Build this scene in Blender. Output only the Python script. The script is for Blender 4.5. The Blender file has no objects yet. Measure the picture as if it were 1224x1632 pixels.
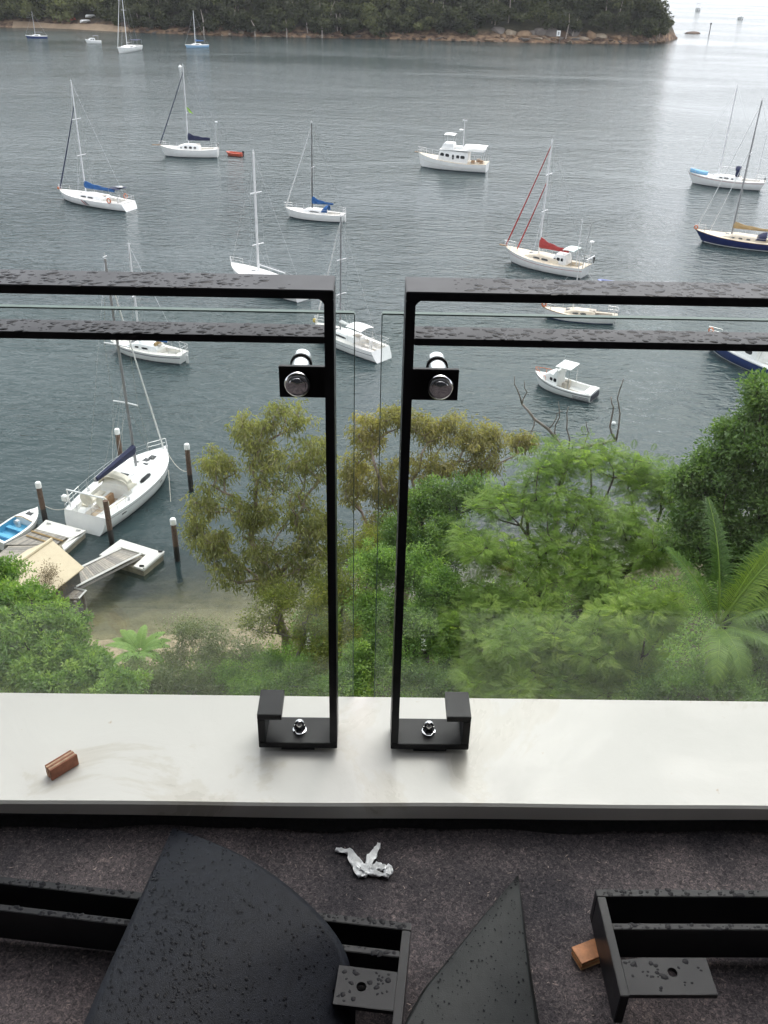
import bpy, bmesh, math, random
import numpy as np
from mathutils import Vector, Matrix

# ------------------------------------------------------------------ camera, sky, sun, exposure
SC = bpy.context.scene
COL = SC.collection
PITCH, ROLL, FPX, IW, IH = math.radians(31.5), math.radians(1.4), 1474.0, 1224, 1632
CAM = np.array([0.0, 0.0, 32.0])                       # water level is z = 0
FW = np.array([0, math.cos(PITCH), -math.sin(PITCH)])
_u0 = np.cross([1.0, 0, 0], FW)
RT = math.cos(ROLL) * np.array([1.0, 0, 0]) + math.sin(ROLL) * _u0
UP = np.cross(RT, FW)
cd = bpy.data.cameras.new('camera')
cam = bpy.data.objects.new('camera', cd)
COL.objects.link(cam)
cam.matrix_world = Matrix(((RT[0], UP[0], -FW[0], CAM[0]), (RT[1], UP[1], -FW[1], CAM[1]),
                           (RT[2], UP[2], -FW[2], CAM[2]), (0, 0, 0, 1)))
cd.sensor_fit = 'VERTICAL'
cd.sensor_height = 24.0
cd.lens = 24.0 * FPX / IH
cd.clip_start, cd.clip_end = 0.05, 20000
SC.camera = cam

SUN_EL, SUN_AZ = math.radians(54), math.radians(16)    # azimuth measured from +Y towards +X
world = bpy.data.worlds.new('World')
SC.world = world
world.use_nodes = True
wn = world.node_tree
wn.nodes.clear()
sky = wn.nodes.new('ShaderNodeTexSky')
sky.sky_type = 'NISHITA'
sky.sun_disc = False
sky.sun_elevation = SUN_EL
sky.sun_rotation = SUN_AZ
sky.air_density, sky.dust_density, sky.ozone_density = 1.0, 6.0, 1.0
hs = wn.nodes.new('ShaderNodeHueSaturation')           # cloud cover takes the blue out of the sky
hs.inputs['Saturation'].default_value = 0.32
bg = wn.nodes.new('ShaderNodeBackground')
bg.inputs['Strength'].default_value = 0.15
wo = wn.nodes.new('ShaderNodeOutputWorld')
wn.links.new(sky.outputs[0], hs.inputs['Color'])
cl = wn.nodes.new('ShaderNodeMix')                     # an even grey cloud deck over most of the sky
cl.data_type = 'RGBA'
cl.inputs[0].default_value = 0.68
cl.inputs[7].default_value = (3.95, 4.12, 4.45, 1)
tcw = wn.nodes.new('ShaderNodeTexCoord')               # the deck is thinner and brighter all round towards the horizon
spw = wn.nodes.new('ShaderNodeSeparateXYZ')
wn.links.new(tcw.outputs['Generated'], spw.inputs[0])
mrw = wn.nodes.new('ShaderNodeMapRange')
mrw.interpolation_type = 'SMOOTHSTEP'
mrw.inputs['From Max'].default_value = 0.75
mrw.inputs['To Min'].default_value = 1.48
mrw.inputs['To Max'].default_value = 0.80
wn.links.new(spw.outputs['Z'], mrw.inputs['Value'])
dk = wn.nodes.new('ShaderNodeVectorMath')
dk.operation = 'SCALE'
dk.inputs[0].default_value = (3.95, 4.14, 4.45)
wn.links.new(mrw.outputs[0], dk.inputs['Scale'])
wn.links.new(dk.outputs[0], cl.inputs[7])
wn.links.new(hs.outputs[0], cl.inputs[6])
wn.links.new(cl.outputs[2], bg.inputs['Color'])
wn.links.new(bg.outputs[0], wo.inputs['Surface'])
sl = bpy.data.lights.new('sun', 'SUN')
sl.energy, sl.angle, sl.color = 0.5, math.radians(40), (1.0, 0.97, 0.92)
sun = bpy.data.objects.new('sun', sl)
COL.objects.link(sun)
sd = Vector((math.sin(SUN_AZ) * math.cos(SUN_EL), math.cos(SUN_AZ) * math.cos(SUN_EL), math.sin(SUN_EL)))
sun.rotation_euler = sd.to_track_quat('Z', 'Y').to_euler()
sun.location = (0, 0, 60)
SC.view_settings.view_transform = 'Standard'
SC.view_settings.look = 'None'
SC.view_settings.gamma = 1
SC.view_settings.exposure = 1.42
SC.render.engine = 'CYCLES'
SC.cycles.use_denoising = True
SC.cycles.max_bounces = 12
SC.cycles.diffuse_bounces = 8
SC.cycles.volume_bounces = 0
SC.cycles.transparent_max_bounces = 16
SC.cycles.caustics_reflective = False
SC.cycles.caustics_refractive = False

rng = np.random.default_rng(7)
PI = math.pi


def ray(x, y):
    d = FW * FPX + RT * (x - IW / 2) - UP * (y - IH / 2)
    return d / np.linalg.norm(d)


def onz(x, y, z=0.0):
    d = ray(x, y)
    return CAM + d * (z - CAM[2]) / d[2]


def ony(x, y, Y):
    d = ray(x, y)
    return CAM + d * Y / d[1]


def depth(P):
    return float((np.array(P) - CAM) @ FW)


def proj(P):
    v = np.array(P) - CAM
    z = v @ FW
    return IW / 2 + FPX * (v @ RT) / z, IH / 2 - FPX * (v @ UP) / z


# ------------------------------------------------------------------ materials
MATS = {}


def _new(name):
    m = bpy.data.materials.new(name)
    m.use_nodes = True
    nt = m.node_tree
    return m, nt, nt.nodes['Principled BSDF'], nt.nodes['Material Output']


def mat(name, col, rough=0.5, metal=0.0, var=0.12, scale=8.0, bump=0.0, bscale=None, spec=0.5, alt=None, coord='Object'):
    """principled material with a noise that wanders between two tones"""
    if name in MATS:
        return MATS[name]
    m, nt, b, out = _new(name)
    tc = nt.nodes.new('ShaderNodeTexCoord')
    nz = nt.nodes.new('ShaderNodeTexNoise')
    nz.inputs['Scale'].default_value = scale
    nz.inputs['Detail'].default_value = 5
    nz.inputs['Roughness'].default_value = 0.6
    nt.links.new(tc.outputs[coord], nz.inputs['Vector'])
    rp = nt.nodes.new('ShaderNodeValToRGB')
    a = alt if alt else tuple(c * (1 - var) for c in col)
    bcol = tuple(min(1, c * (1 + var)) for c in col) if not alt else col
    rp.color_ramp.elements[0].color = (*a, 1)
    rp.color_ramp.elements[1].color = (*bcol, 1)
    rp.color_ramp.elements[0].position = 0.32
    rp.color_ramp.elements[1].position = 0.68
    nt.links.new(nz.outputs['Fac'], rp.inputs['Fac'])
    nt.links.new(rp.outputs['Color'], b.inputs['Base Color'])
    b.inputs['Roughness'].default_value = rough
    b.inputs['Metallic'].default_value = metal
    b.inputs['Specular IOR Level'].default_value = spec
    if bump:
        n2 = nt.nodes.new('ShaderNodeTexNoise')
        n2.inputs['Scale'].default_value = bscale or scale * 4
        n2.inputs['Detail'].default_value = 3
        nt.links.new(tc.outputs[coord], n2.inputs['Vector'])
        bp = nt.nodes.new('ShaderNodeBump')
        bp.inputs['Strength'].default_value = 1.0
        bp.inputs['Distance'].default_value = bump
        nt.links.new(n2.outputs['Fac'], bp.inputs['Height'])
        nt.links.new(bp.outputs['Normal'], b.inputs['Normal'])
    MATS[name] = m
    return m


def leaf_mat(name, dark, mid, light, gloss=0.35, trans=0.35):
    if name in MATS:
        return MATS[name]
    m, nt, b, out = _new(name)
    at = nt.nodes.new('ShaderNodeAttribute')
    at.attribute_name = 'tone'
    rp = nt.nodes.new('ShaderNodeValToRGB')
    rp.color_ramp.elements[0].color = (*dark, 1)
    rp.color_ramp.elements[1].color = (*light, 1)
    e = rp.color_ramp.elements.new(0.5)
    e.color = (*mid, 1)
    nt.links.new(at.outputs['Fac'], rp.inputs['Fac'])
    nt.links.new(rp.outputs[0], b.inputs['Base Color'])
    b.inputs['Roughness'].default_value = 0.5
    b.inputs['Specular IOR Level'].default_value = gloss
    tr = nt.nodes.new('ShaderNodeBsdfTranslucent')
    br = nt.nodes.new('ShaderNodeMix')
    br.data_type = 'RGBA'
    br.blend_type = 'MULTIPLY'
    br.inputs[0].default_value = 1.0
    br.inputs[7].default_value = (1.5, 1.6, 0.8, 1)
    nt.links.new(rp.outputs[0], br.inputs[6])
    nt.links.new(br.outputs[2], tr.inputs['Color'])
    mx = nt.nodes.new('ShaderNodeMixShader')
    mx.inputs[0].default_value = trans
    nt.links.new(b.outputs[0], mx.inputs[1])
    nt.links.new(tr.outputs[0], mx.inputs[2])
    nt.links.new(mx.outputs[0], out.inputs['Surface'])
    MATS[name] = m
    return m


def glass_mat(name, tint, ior=1.5, rough=0.0):
    m, nt, b, out = _new(name)
    nt.nodes.remove(b)
    fr = nt.nodes.new('ShaderNodeFresnel')
    ge = nt.nodes.new('ShaderNodeNewGeometry')          # the far face of the pane is left, not entered: invert its index
    mr = nt.nodes.new('ShaderNodeMapRange')
    mr.inputs['To Min'].default_value = ior
    mr.inputs['To Max'].default_value = 1 / ior
    nt.links.new(ge.outputs['Backfacing'], mr.inputs['Value'])
    nt.links.new(mr.outputs[0], fr.inputs['IOR'])
    t = nt.nodes.new('ShaderNodeBsdfTransparent')
    t.inputs['Color'].default_value = (*tint, 1)
    g = nt.nodes.new('ShaderNodeBsdfGlossy')
    g.inputs['Roughness'].default_value = rough
    mx = nt.nodes.new('ShaderNodeMixShader')
    nt.links.new(fr.outputs[0], mx.inputs[0])
    nt.links.new(t.outputs[0], mx.inputs[1])
    nt.links.new(g.outputs[0], mx.inputs[2])
    nt.links.new(mx.outputs[0], out.inputs['Surface'])
    MATS[name] = m
    return m


M_WHITE = mat('gelcoat_white', (0.86, 0.86, 0.84), 0.25, var=0.05, scale=1.5)
M_DECK = mat('deck_offwhite', (0.74, 0.72, 0.67), 0.6, var=0.06, scale=2.5)
M_CREAMDECK = mat('deck_cream', (0.66, 0.58, 0.45), 0.6, var=0.12, scale=3)
M_TEAK = mat('teak', (0.36, 0.22, 0.12), 0.6, var=0.25, scale=9)
M_SOLE = mat('cockpit_tan', (0.42, 0.38, 0.32), 0.7, var=0.2, scale=5)  # even greyish tan of cockpit soles, hatches and seats
M_NAVY = mat('navy_paint', (0.012, 0.022, 0.11), 0.2, var=0.1, scale=1.5)
M_DKBLUE = mat('dark_blue_paint', (0.02, 0.045, 0.16), 0.25, var=0.1, scale=1.5)
M_BLUECAN = mat('blue_canvas', (0.016, 0.10, 0.30), 0.8, var=0.25, scale=4, bump=0.02)
M_NAVYCAN = mat('navy_canvas', (0.012, 0.018, 0.06), 0.8, var=0.25, scale=4, bump=0.02)
M_REDCAN = mat('red_canvas', (0.42, 0.055, 0.05), 0.8, var=0.2, scale=4, bump=0.02)
M_TANCAN = mat('tan_canvas', (0.48, 0.33, 0.16), 0.8, var=0.15, scale=4, bump=0.02)
M_CREAMCAN = mat('cream_canvas', (0.70, 0.66, 0.56), 0.85, var=0.1, scale=4, bump=0.02)
M_WHITECAN = mat('white_canvas', (0.80, 0.80, 0.78), 0.8, var=0.06, scale=3, bump=0.02)
M_LBLUE = mat('light_blue_cover', (0.16, 0.40, 0.62), 0.7, var=0.15, scale=4)
M_WINDOW = mat('smoked_window', (0.02, 0.022, 0.025), 0.12, var=0.3, scale=2)
M_SPAR = mat('grey_spar', (0.30, 0.30, 0.31), 0.4, 0.4, var=0.1, scale=2)
M_WSPAR = mat('white_spar', (0.78, 0.78, 0.78), 0.4, var=0.05, scale=2)
M_DSPAR = mat('dark_spar', (0.06, 0.055, 0.055), 0.5, var=0.15, scale=2)
M_STEEL = mat('steel_tube', (0.62, 0.62, 0.62), 0.3, 0.8, var=0.08, scale=3)
M_ROPE = mat('rope', (0.55, 0.52, 0.46), 0.9, var=0.2, scale=20)
M_ORANGE = mat('orange_plastic', (0.62, 0.16, 0.05), 0.5, var=0.1, scale=4)
M_REDHULL = mat('orange_red_rubber', (0.50, 0.10, 0.055), 0.5, var=0.12, scale=3)
M_BLACKP = mat('black_plastic', (0.018, 0.018, 0.02), 0.4, var=0.2, scale=6)
M_LIME = mat('lime_cloth', (0.35, 0.62, 0.08), 0.8, var=0.1, scale=4)
M_SOLAR = mat('solar_panel', (0.02, 0.025, 0.05), 0.15, var=0.2, scale=6)
M_STRIPE_D = mat('stripe_dark', (0.03, 0.03, 0.06), 0.3, var=0.1)
M_STRIPE_R = mat('stripe_red', (0.35, 0.05, 0.05), 0.3, var=0.1)
M_ANTIFOUL = mat('antifoul', (0.03, 0.035, 0.05), 0.7, var=0.2, scale=3)
M_YELLOW = mat('yellow_cloth', (0.7, 0.5, 0.1), 0.7, var=0.1)


# ------------------------------------------------------------------ mesh building
class MB:
    def __init__(self):
        self.v, self.f = [], []

    def add(self, verts, faces):
        o = len(self.v)
        self.v += [tuple(float(c) for c in p) for p in verts]
        self.f += [tuple(i + o for i in f) for f in faces]
        return self

    def box(self, x0, x1, y0, y1, z0, z1, M=None):
        vs = [(x, y, z) for z in (z0, z1) for y in (y0, y1) for x in (x0, x1)]
        if M is not None:
            vs = [tuple(M @ Vector(v)) for v in vs]
        return self.add(vs, [(0, 2, 3, 1), (4, 5, 7, 6), (0, 1, 5, 4), (2, 6, 7, 3), (0, 4, 6, 2), (1, 3, 7, 5)])

    def hexa(self, bot, top):
        return self.add(list(bot) + list(top), [(3, 2, 1, 0), (4, 5, 6, 7), (0, 1, 5, 4), (1, 2, 6, 5), (2, 3, 7, 6), (3, 0, 4, 7)])

    def prism(self, poly, z0, z1):
        n = len(poly)
        vs = [(p[0], p[1], z0) for p in poly] + [(p[0], p[1], z1) for p in poly]
        return self.add(vs, [tuple(range(n))[::-1], tuple(range(n, 2 * n))] + [(i, (i + 1) % n, n + (i + 1) % n, n + i) for i in range(n)])

    def tube(self, pts, rad, n=6, cap=True):
        pts = [np.array(p, float) for p in pts]
        if not hasattr(rad, '__len__'):
            rad = [rad] * len(pts)
        rings = []
        ref = None
        for i, p in enumerate(pts):
            t = pts[min(i + 1, len(pts) - 1)] - pts[max(i - 1, 0)]
            t = t / (np.linalg.norm(t) + 1e-12)
            if ref is None:
                ref = np.array([0, 0, 1.0]) if abs(t[2]) < 0.9 else np.array([1.0, 0, 0])
            a = np.cross(t, ref)
            a /= np.linalg.norm(a) + 1e-12
            b = np.cross(a, t)
            ref = b
            rings.append([p + rad[i] * (math.cos(2 * PI * k / n) * a + math.sin(2 * PI * k / n) * b) for k in range(n)])
        fs = []
        for i in range(len(pts) - 1):
            for k in range(n):
                k2 = (k + 1) % n
                fs.append((i * n + k, i * n + k2, (i + 1) * n + k2, (i + 1) * n + k))
        if cap:
            fs.append(tuple(range(n))[::-1])
            fs.append(tuple((len(pts) - 1) * n + k for k in range(n)))
        return self.add([q for r in rings for q in r], fs)

    def loft(self, secs, close=False, cap=True):
        n = len(secs[0])
        fs = []
        for i in range(len(secs) - 1):
            for k in range(n if close else n - 1):
                k2 = (k + 1) % n
                fs.append((i * n + k, i * n + k2, (i + 1) * n + k2, (i + 1) * n + k))
        if cap:
            fs.append(tuple(range(n))[::-1])
            fs.append(tuple((len(secs) - 1) * n + k for k in range(n)))
        return self.add([q for s in secs for q in s], fs)

    def lathe(self, prof, origin, axis='y', n=20):
        """profile of (radius, distance along axis)"""
        vs = []
        for r, h in prof:
            for k in range(n):
                a = 2 * PI * k / n
                c, s = r * math.cos(a), r * math.sin(a)
                q = {'y': (c, h, s), 'z': (c, s, h), 'x': (h, c, s)}[axis]
                vs.append((origin[0] + q[0], origin[1] + q[1], origin[2] + q[2]))
        fs = [(i * n + k, i * n + (k + 1) % n, (i + 1) * n + (k + 1) % n, (i + 1) * n + k) for i in range(len(prof) - 1) for k in range(n)]
        fs += [tuple(range(n)), tuple((len(prof) - 1) * n + k for k in range(n))]
        return self.add(vs, fs)

    def build(self, name, m, parent=None, smooth=False, bevel=0.0, loc=None, rz=0.0, fix=True):
        me = bpy.data.meshes.new(name)
        me.from_pydata(self.v, [], self.f)
        if fix or bevel:
            bm = bmesh.new()
            bm.from_mesh(me)
            bmesh.ops.recalc_face_normals(bm, faces=bm.faces)
            if bevel:
                bmesh.ops.bevel(bm, geom=[e for e in bm.edges if len(e.link_faces) == 2 and e.calc_face_angle(0) > 0.5], offset=bevel, segments=2, affect='EDGES')
            bm.to_mesh(me)
            bm.free()
        if smooth:
            me.polygons.foreach_set('use_smooth', [True] * len(me.polygons))
            if smooth != 2:
                me.set_sharp_from_angle(angle=math.radians(40))
        if m:
            me.materials.append(m)
        o = bpy.data.objects.new(name, me)
        COL.objects.link(o)
        if parent:
            o.parent = parent
        if loc is not None:
            o.location = loc
            o.rotation_euler = (0, 0, rz)
        return o


def tag(o, label=None, cat=None, group=None, kind=None):
    if label:
        o['label'] = label
    if cat:
        o['category'] = cat
    if group:
        o['group'] = group
    if kind:
        o['kind'] = kind
    return o


def empty(name, loc, rz=0.0, label=None, cat=None, group=None):
    o = bpy.data.objects.new(name, None)
    COL.objects.link(o)
    o.location = loc
    o.rotation_euler = (0, 0, rz)
    o.empty_display_size = 0.2
    return tag(o, label, cat, group)


def quads_mesh(name, V, m, parent=None, tone=None, nper=4, loc=None):
    """V: (n, nper, 3) array of polygon corners"""
    n = V.shape[0]
    me = bpy.data.meshes.new(name)
    me.vertices.add(n * nper)
    me.vertices.foreach_set('co', V.reshape(-1).astype(np.float32))
    me.loops.add(n * nper)
    me.loops.foreach_set('vertex_index', np.arange(n * nper, dtype=np.int32))
    me.polygons.add(n)
    me.polygons.foreach_set('loop_start', np.arange(0, n * nper, nper, dtype=np.int32))
    if tone is not None:
        a = me.attributes.new('tone', 'FLOAT', 'FACE')
        a.data.foreach_set('value', np.clip(tone, 0, 1).astype(np.float32))
    me.update(calc_edges=True)
    me.materials.append(m)
    o = bpy.data.objects.new(name, me)
    COL.objects.link(o)
    if parent:
        o.parent = parent
    if loc is not None:
        o.location = loc
    return o


# ------------------------------------------------------------------ terrain under and beside the house
_sx = np.array([-90, -30, -20, -15, -8, 0, 10, 25, 60, 120.0])
_sy = np.array([46, 42, 40, 38.4, 39.6, 42, 45, 50, 60, 90.0])
_is = np.array([-80, -30, -14, -6, -2, 0, 3, 10, 20, 30, 36, 41, 60, 120.0])
_iz = np.array([-14, -6, -3.2, -1.3, -0.35, 0, 0.5, 1.8, 5, 13, 21, 26.5, 27.2, 34])


def ground_z(x, y):
    s = np.interp(x, _sx, _sy) - y
    return np.interp(s, _is, _iz) + 0.12 * np.sin(0.7 * x + 0.3 * y) * np.clip((s - 2) / 6, 0, 1)


def grid_obj(name, xs, ys, zf, m, smooth=True):
    X, Y = np.meshgrid(xs, ys)
    Z = zf(X, Y)
    nx, ny = len(xs), len(ys)
    me = bpy.data.meshes.new(name)
    fs = [(j * nx + i, j * nx + i + 1, (j + 1) * nx + i + 1, (j + 1) * nx + i) for j in range(ny - 1) for i in range(nx - 1)]
    me.from_pydata(np.stack([X, Y, Z], -1).reshape(-1, 3).tolist(), [], fs)
    if smooth:
        me.polygons.foreach_set('use_smooth', [True] * len(me.polygons))
    me.materials.append(m)
    o = bpy.data.objects.new(name, me)
    COL.objects.link(o)
    return o


def ground_material():
    m, nt, b, out = _new('hillside_soil_and_sand')
    L = nt.links.new
    geo = nt.nodes.new('ShaderNodeNewGeometry')
    sp = nt.nodes.new('ShaderNodeSeparateXYZ')
    L(geo.outputs['Position'], sp.inputs[0])
    n1 = nt.nodes.new('ShaderNodeTexNoise')
    n1.inputs['Scale'].default_value = 0.55
    n1.inputs['Detail'].default_value = 8
    n1.inputs['Roughness'].default_value = 0.7
    L(geo.outputs['Position'], n1.inputs['Vector'])
    sand = nt.nodes.new('ShaderNodeValToRGB')
    sand.color_ramp.elements[0].color = (0.17, 0.145, 0.085, 1)
    sand.color_ramp.elements[1].color = (0.36, 0.29, 0.19, 1)
    sand.color_ramp.elements[0].position = 0.36
    sand.color_ramp.elements[1].position = 0.60
    L(n1.outputs['Fac'], sand.inputs[0])
    soil = nt.nodes.new('ShaderNodeValToRGB')
    soil.color_ramp.elements[0].color = (0.035, 0.045, 0.018, 1)
    soil.color_ramp.elements[1].color = (0.12, 0.09, 0.05, 1)
    n2 = nt.nodes.new('ShaderNodeTexNoise')
    n2.inputs['Scale'].default_value = 2.5
    n2.inputs['Detail'].default_value = 6
    L(geo.outputs['Position'], n2.inputs['Vector'])
    L(n2.outputs['Fac'], soil.inputs[0])
    mr = nt.nodes.new('ShaderNodeMapRange')
    mr.inputs['From Min'].default_value = 0.45
    mr.inputs['From Max'].default_value = 1.1
    L(sp.outputs['Z'], mr.inputs['Value'])
    mr2 = nt.nodes.new('ShaderNodeMapRange')            # sand only in the little cove on the left
    mr2.inputs['From Min'].default_value = -5.5
    mr2.inputs['From Max'].default_value = -2.5
    L(sp.outputs['X'], mr2.inputs['Value'])
    mm = nt.nodes.new('ShaderNodeMath')
    mm.operation = 'MAXIMUM'
    L(mr.outputs[0], mm.inputs[0])
    L(mr2.outputs[0], mm.inputs[1])
    mx = nt.nodes.new('ShaderNodeMix')
    mx.data_type = 'RGBA'
    L(mm.outputs[0], mx.inputs[0])
    L(sand.outputs[0], mx.inputs[6])
    L(soil.outputs[0], mx.inputs[7])
    L(mx.outputs[2], b.inputs['Base Color'])
    b.inputs['Roughness'].default_value = 0.95
    bp = nt.nodes.new('ShaderNodeBump')
    bp.inputs['Distance'].default_value = 0.12
    L(n2.outputs['Fac'], bp.inputs['Height'])
    L(bp.outputs[0], b.inputs['Normal'])
    return m


M_GROUND = ground_material()
gx = np.concatenate([[-400, -200, -120, -80], np.arange(-60, 61, 1.5), [80, 120, 200, 400]])
gy = np.concatenate([[-200, -80, -40, -20], np.arange(-10, 80, 1.5), [100, 140, 220]])
tag(grid_obj('ground', gx, gy, lambda X, Y: np.vectorize(ground_z)(X, Y), M_GROUND), kind='structure')


# ------------------------------------------------------------------ water
SLICK = tuple(onz(1095, 66, 0))


def water_material():
    m, nt, b, out = _new('harbour_water')
    L = nt.links.new
    nt.nodes.remove(b)
    geo = nt.nodes.new('ShaderNodeNewGeometry')

    def wave(sx, sy, rot, scale, detail, rough=0.55, dist=0.0):
        mp = nt.nodes.new('ShaderNodeMapping')
        mp.inputs['Scale'].default_value = (sx, sy, 1)
        mp.inputs['Rotation'].default_value = (0, 0, math.radians(rot))
        L(geo.outputs['Position'], mp.inputs['Vector'])
        n = nt.nodes.new('ShaderNodeTexNoise')
        n.inputs['Scale'].default_value = scale
        n.inputs['Detail'].default_value = detail
        n.inputs['Roughness'].default_value = rough
        n.inputs['Distortion'].default_value = dist
        L(mp.outputs[0], n.inputs['Vector'])
        return n.outputs['Fac']
    chop = wave(0.55, 1.0, 14, 0.95, 4, 0.6, 0.4)
    fine = wave(0.6, 1.0, -10, 2.6, 2, 0.5)
    gust = wave(0.35, 1.0, 20, 0.03, 3, 0.6, 0.6)
    gr = nt.nodes.new('ShaderNodeMapRange')
    gr.inputs['From Min'].default_value = 0.35
    gr.inputs['From Max'].default_value = 0.65
    gr.inputs['To Min'].default_value = 0.45
    gr.inputs['To Max'].default_value = 1.3
    L(gust, gr.inputs['Value'])

    def mul(a, c):
        n = nt.nodes.new('ShaderNodeMath')
        n.operation = 'MULTIPLY'
        L(a, n.inputs[0])
        if isinstance(c, float):
            n.inputs[1].default_value = c
        else:
            L(c, n.inputs[1])
        return n.outputs[0]
    add = nt.nodes.new('ShaderNodeMath')
    swell = wave(0.5, 1.0, 24, 0.33, 2, 0.5, 0.5)
    ad0 = nt.nodes.new('ShaderNodeMath')
    L(mul(chop, 0.27), ad0.inputs[0])
    L(mul(swell, 0.20), ad0.inputs[1])
    L(ad0.outputs[0], add.inputs[0])
    L(mul(fine, 0.08), add.inputs[1])
    # sheltered water close to the jetty is calmer than the open bay
    at = nt.nodes.new('ShaderNodeAttribute')
    at.attribute_name = 'depth'
    calm = nt.nodes.new('ShaderNodeMapRange')
    calm.inputs['From Min'].default_value = 0.2
    calm.inputs['From Max'].default_value = 4.5
    calm.inputs['To Min'].default_value = 0.25
    calm.inputs['To Max'].default_value = 1.0
    L(at.outputs['Fac'], calm.inputs['Value'])
    vd = nt.nodes.new('ShaderNodeVectorMath')           # a calm slick in the lee of the headland point
    vd.operation = 'DISTANCE'
    L(geo.outputs['Position'], vd.inputs[0])
    vd.inputs[1].default_value = SLICK
    lee = nt.nodes.new('ShaderNodeMapRange')
    lee.inputs['From Min'].default_value = 9
    lee.inputs['From Max'].default_value = 24
    lee.inputs['To Min'].default_value = 0.3
    L(vd.outputs['Value'], lee.inputs['Value'])
    h = mul(mul(mul(add.outputs[0], gr.outputs[0]), calm.outputs[0]), lee.outputs[0])
    bp = nt.nodes.new('ShaderNodeBump')
    bp.inputs['Strength'].default_value = 1.0
    bp.inputs['Distance'].default_value = 1.0
    L(h, bp.inputs['Height'])
    fr = nt.nodes.new('ShaderNodeFresnel')
    mi = nt.nodes.new('ShaderNodeMapRange')
    mi.inputs['To Min'].default_value = 1.333
    mi.inputs['To Max'].default_value = 1 / 1.333
    L(geo.outputs['Backfacing'], mi.inputs['Value'])
    L(mi.outputs[0], fr.inputs['IOR'])
    L(bp.outputs[0], fr.inputs['Normal'])
    gl = nt.nodes.new('ShaderNodeBsdfGlossy')
    gl.inputs['Roughness'].default_value = 0.12
    L(bp.outputs[0], gl.inputs['Normal'])
    df = nt.nodes.new('ShaderNodeBsdfDiffuse')
    df.inputs['Color'].default_value = (0.029, 0.051, 0.054, 1)
    tr = nt.nodes.new('ShaderNodeBsdfTransparent')
    tr.inputs['Color'].default_value = (0.72, 0.76, 0.63, 1)
    dm = nt.nodes.new('ShaderNodeMapRange')
    dm.inputs['From Min'].default_value = 0.05
    dm.inputs['From Max'].default_value = 2.4
    dm.inputs['To Min'].default_value = 0.06
    dm.inputs['To Max'].default_value = 0.97
    L(at.outputs['Fac'], dm.inputs['Value'])
    body = nt.nodes.new('ShaderNodeMixShader')
    L(dm.outputs[0], body.inputs[0])
    L(tr.outputs[0], body.inputs[1])
    L(df.outputs[0], body.inputs[2])
    mx = nt.nodes.new('ShaderNodeMixShader')
    L(fr.outputs[0], mx.inputs[0])
    L(body.outputs[0], mx.inputs[1])
    L(gl.outputs[0], mx.inputs[2])
    L(mx.outputs[0], out.inputs['Surface'])
    return m


wx = np.concatenate([[-6000, -2500, -900, -400, -200, -110, -70], np.arange(-50, 51, 2.0), [70, 110, 200, 400, 900, 2500, 6000]])
wy = np.concatenate([np.arange(20, 90, 2.0), [95, 110, 130, 170, 230, 320, 450, 700, 1200, 2500, 9000]])
wat = grid_obj('water', wx, wy, lambda X, Y: X * 0.0, water_material())
tag(wat, kind='structure')
_at = wat.data.attributes.new('depth', 'FLOAT', 'POINT')
_X, _Y = np.meshgrid(wx, wy)
_at.data.foreach_set('value', np.clip(-np.vectorize(ground_z)(_X, _Y), -1, 14).reshape(-1).astype(np.float32))

# ------------------------------------------------------------------ balcony
YAW = math.radians(1.05)
SILL, FLOOR, YF = 30.67, 30.598, 1.28


def BT(u, v, w):
    """balcony coordinates (along, outwards, up) to world"""
    c, s = math.cos(YAW), math.sin(YAW)
    return (u * c - (v - YF) * s, YF + u * s + (v - YF) * c, w)


def coated_metal(name, wet):
    m, nt, b, out = _new(name)
    L = nt.links.new
    tc = nt.nodes.new('ShaderNodeTexCoord')
    n = nt.nodes.new('ShaderNodeTexNoise')
    n.inputs['Scale'].default_value = 900
    n.inputs['Detail'].default_value = 2
    L(tc.outputs['Object'], n.inputs['Vector'])
    bp = nt.nodes.new('ShaderNodeBump')
    bp.inputs['Distance'].default_value = 0.00012
    L(n.outputs['Fac'], bp.inputs['Height'])
    L(bp.outputs[0], b.inputs['Normal'])
    n2 = nt.nodes.new('ShaderNodeTexNoise')
    n2.inputs['Scale'].default_value = 14
    n2.inputs['Detail'].default_value = 6
    L(tc.outputs['Object'], n2.inputs['Vector'])
    mr = nt.nodes.new('ShaderNodeMapRange')
    mr.inputs['To Min'].default_value = 0.26
    mr.inputs['To Max'].default_value = 0.50
    L(n2.outputs['Fac'], mr.inputs['Value'])
    L(mr.outputs[0], b.inputs['Roughness'])
    b.inputs['Base Color'].default_value = (0.011, 0.011, 0.013, 1)
    b.inputs['Specular IOR Level'].default_value = 0.2
    if wet:                                             # a film of rain water over the coating
        b.inputs['Coat Weight'].default_value = 0.0
        b.inputs['Coat Roughness'].default_value = 0.10
        b.inputs['Coat IOR'].default_value = 1.4
    MATS[name] = m
    return m


M_BLACK = coated_metal('black_powder_coat', False)
M_WETBLK = coated_metal('wet_black_powder_coat', True)
M_DROP = mat('water_drop', (0.007, 0.007, 0.009), 0.22, var=0.1, scale=50, spec=0.07)
M_CHROME = mat('polished_steel', (0.72, 0.72, 0.73), 0.06, 1.0, var=0.03, scale=20)
M_RUBBER = mat('black_rubber', (0.008, 0.008, 0.009), 0.7, var=0.2, scale=60)


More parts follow.
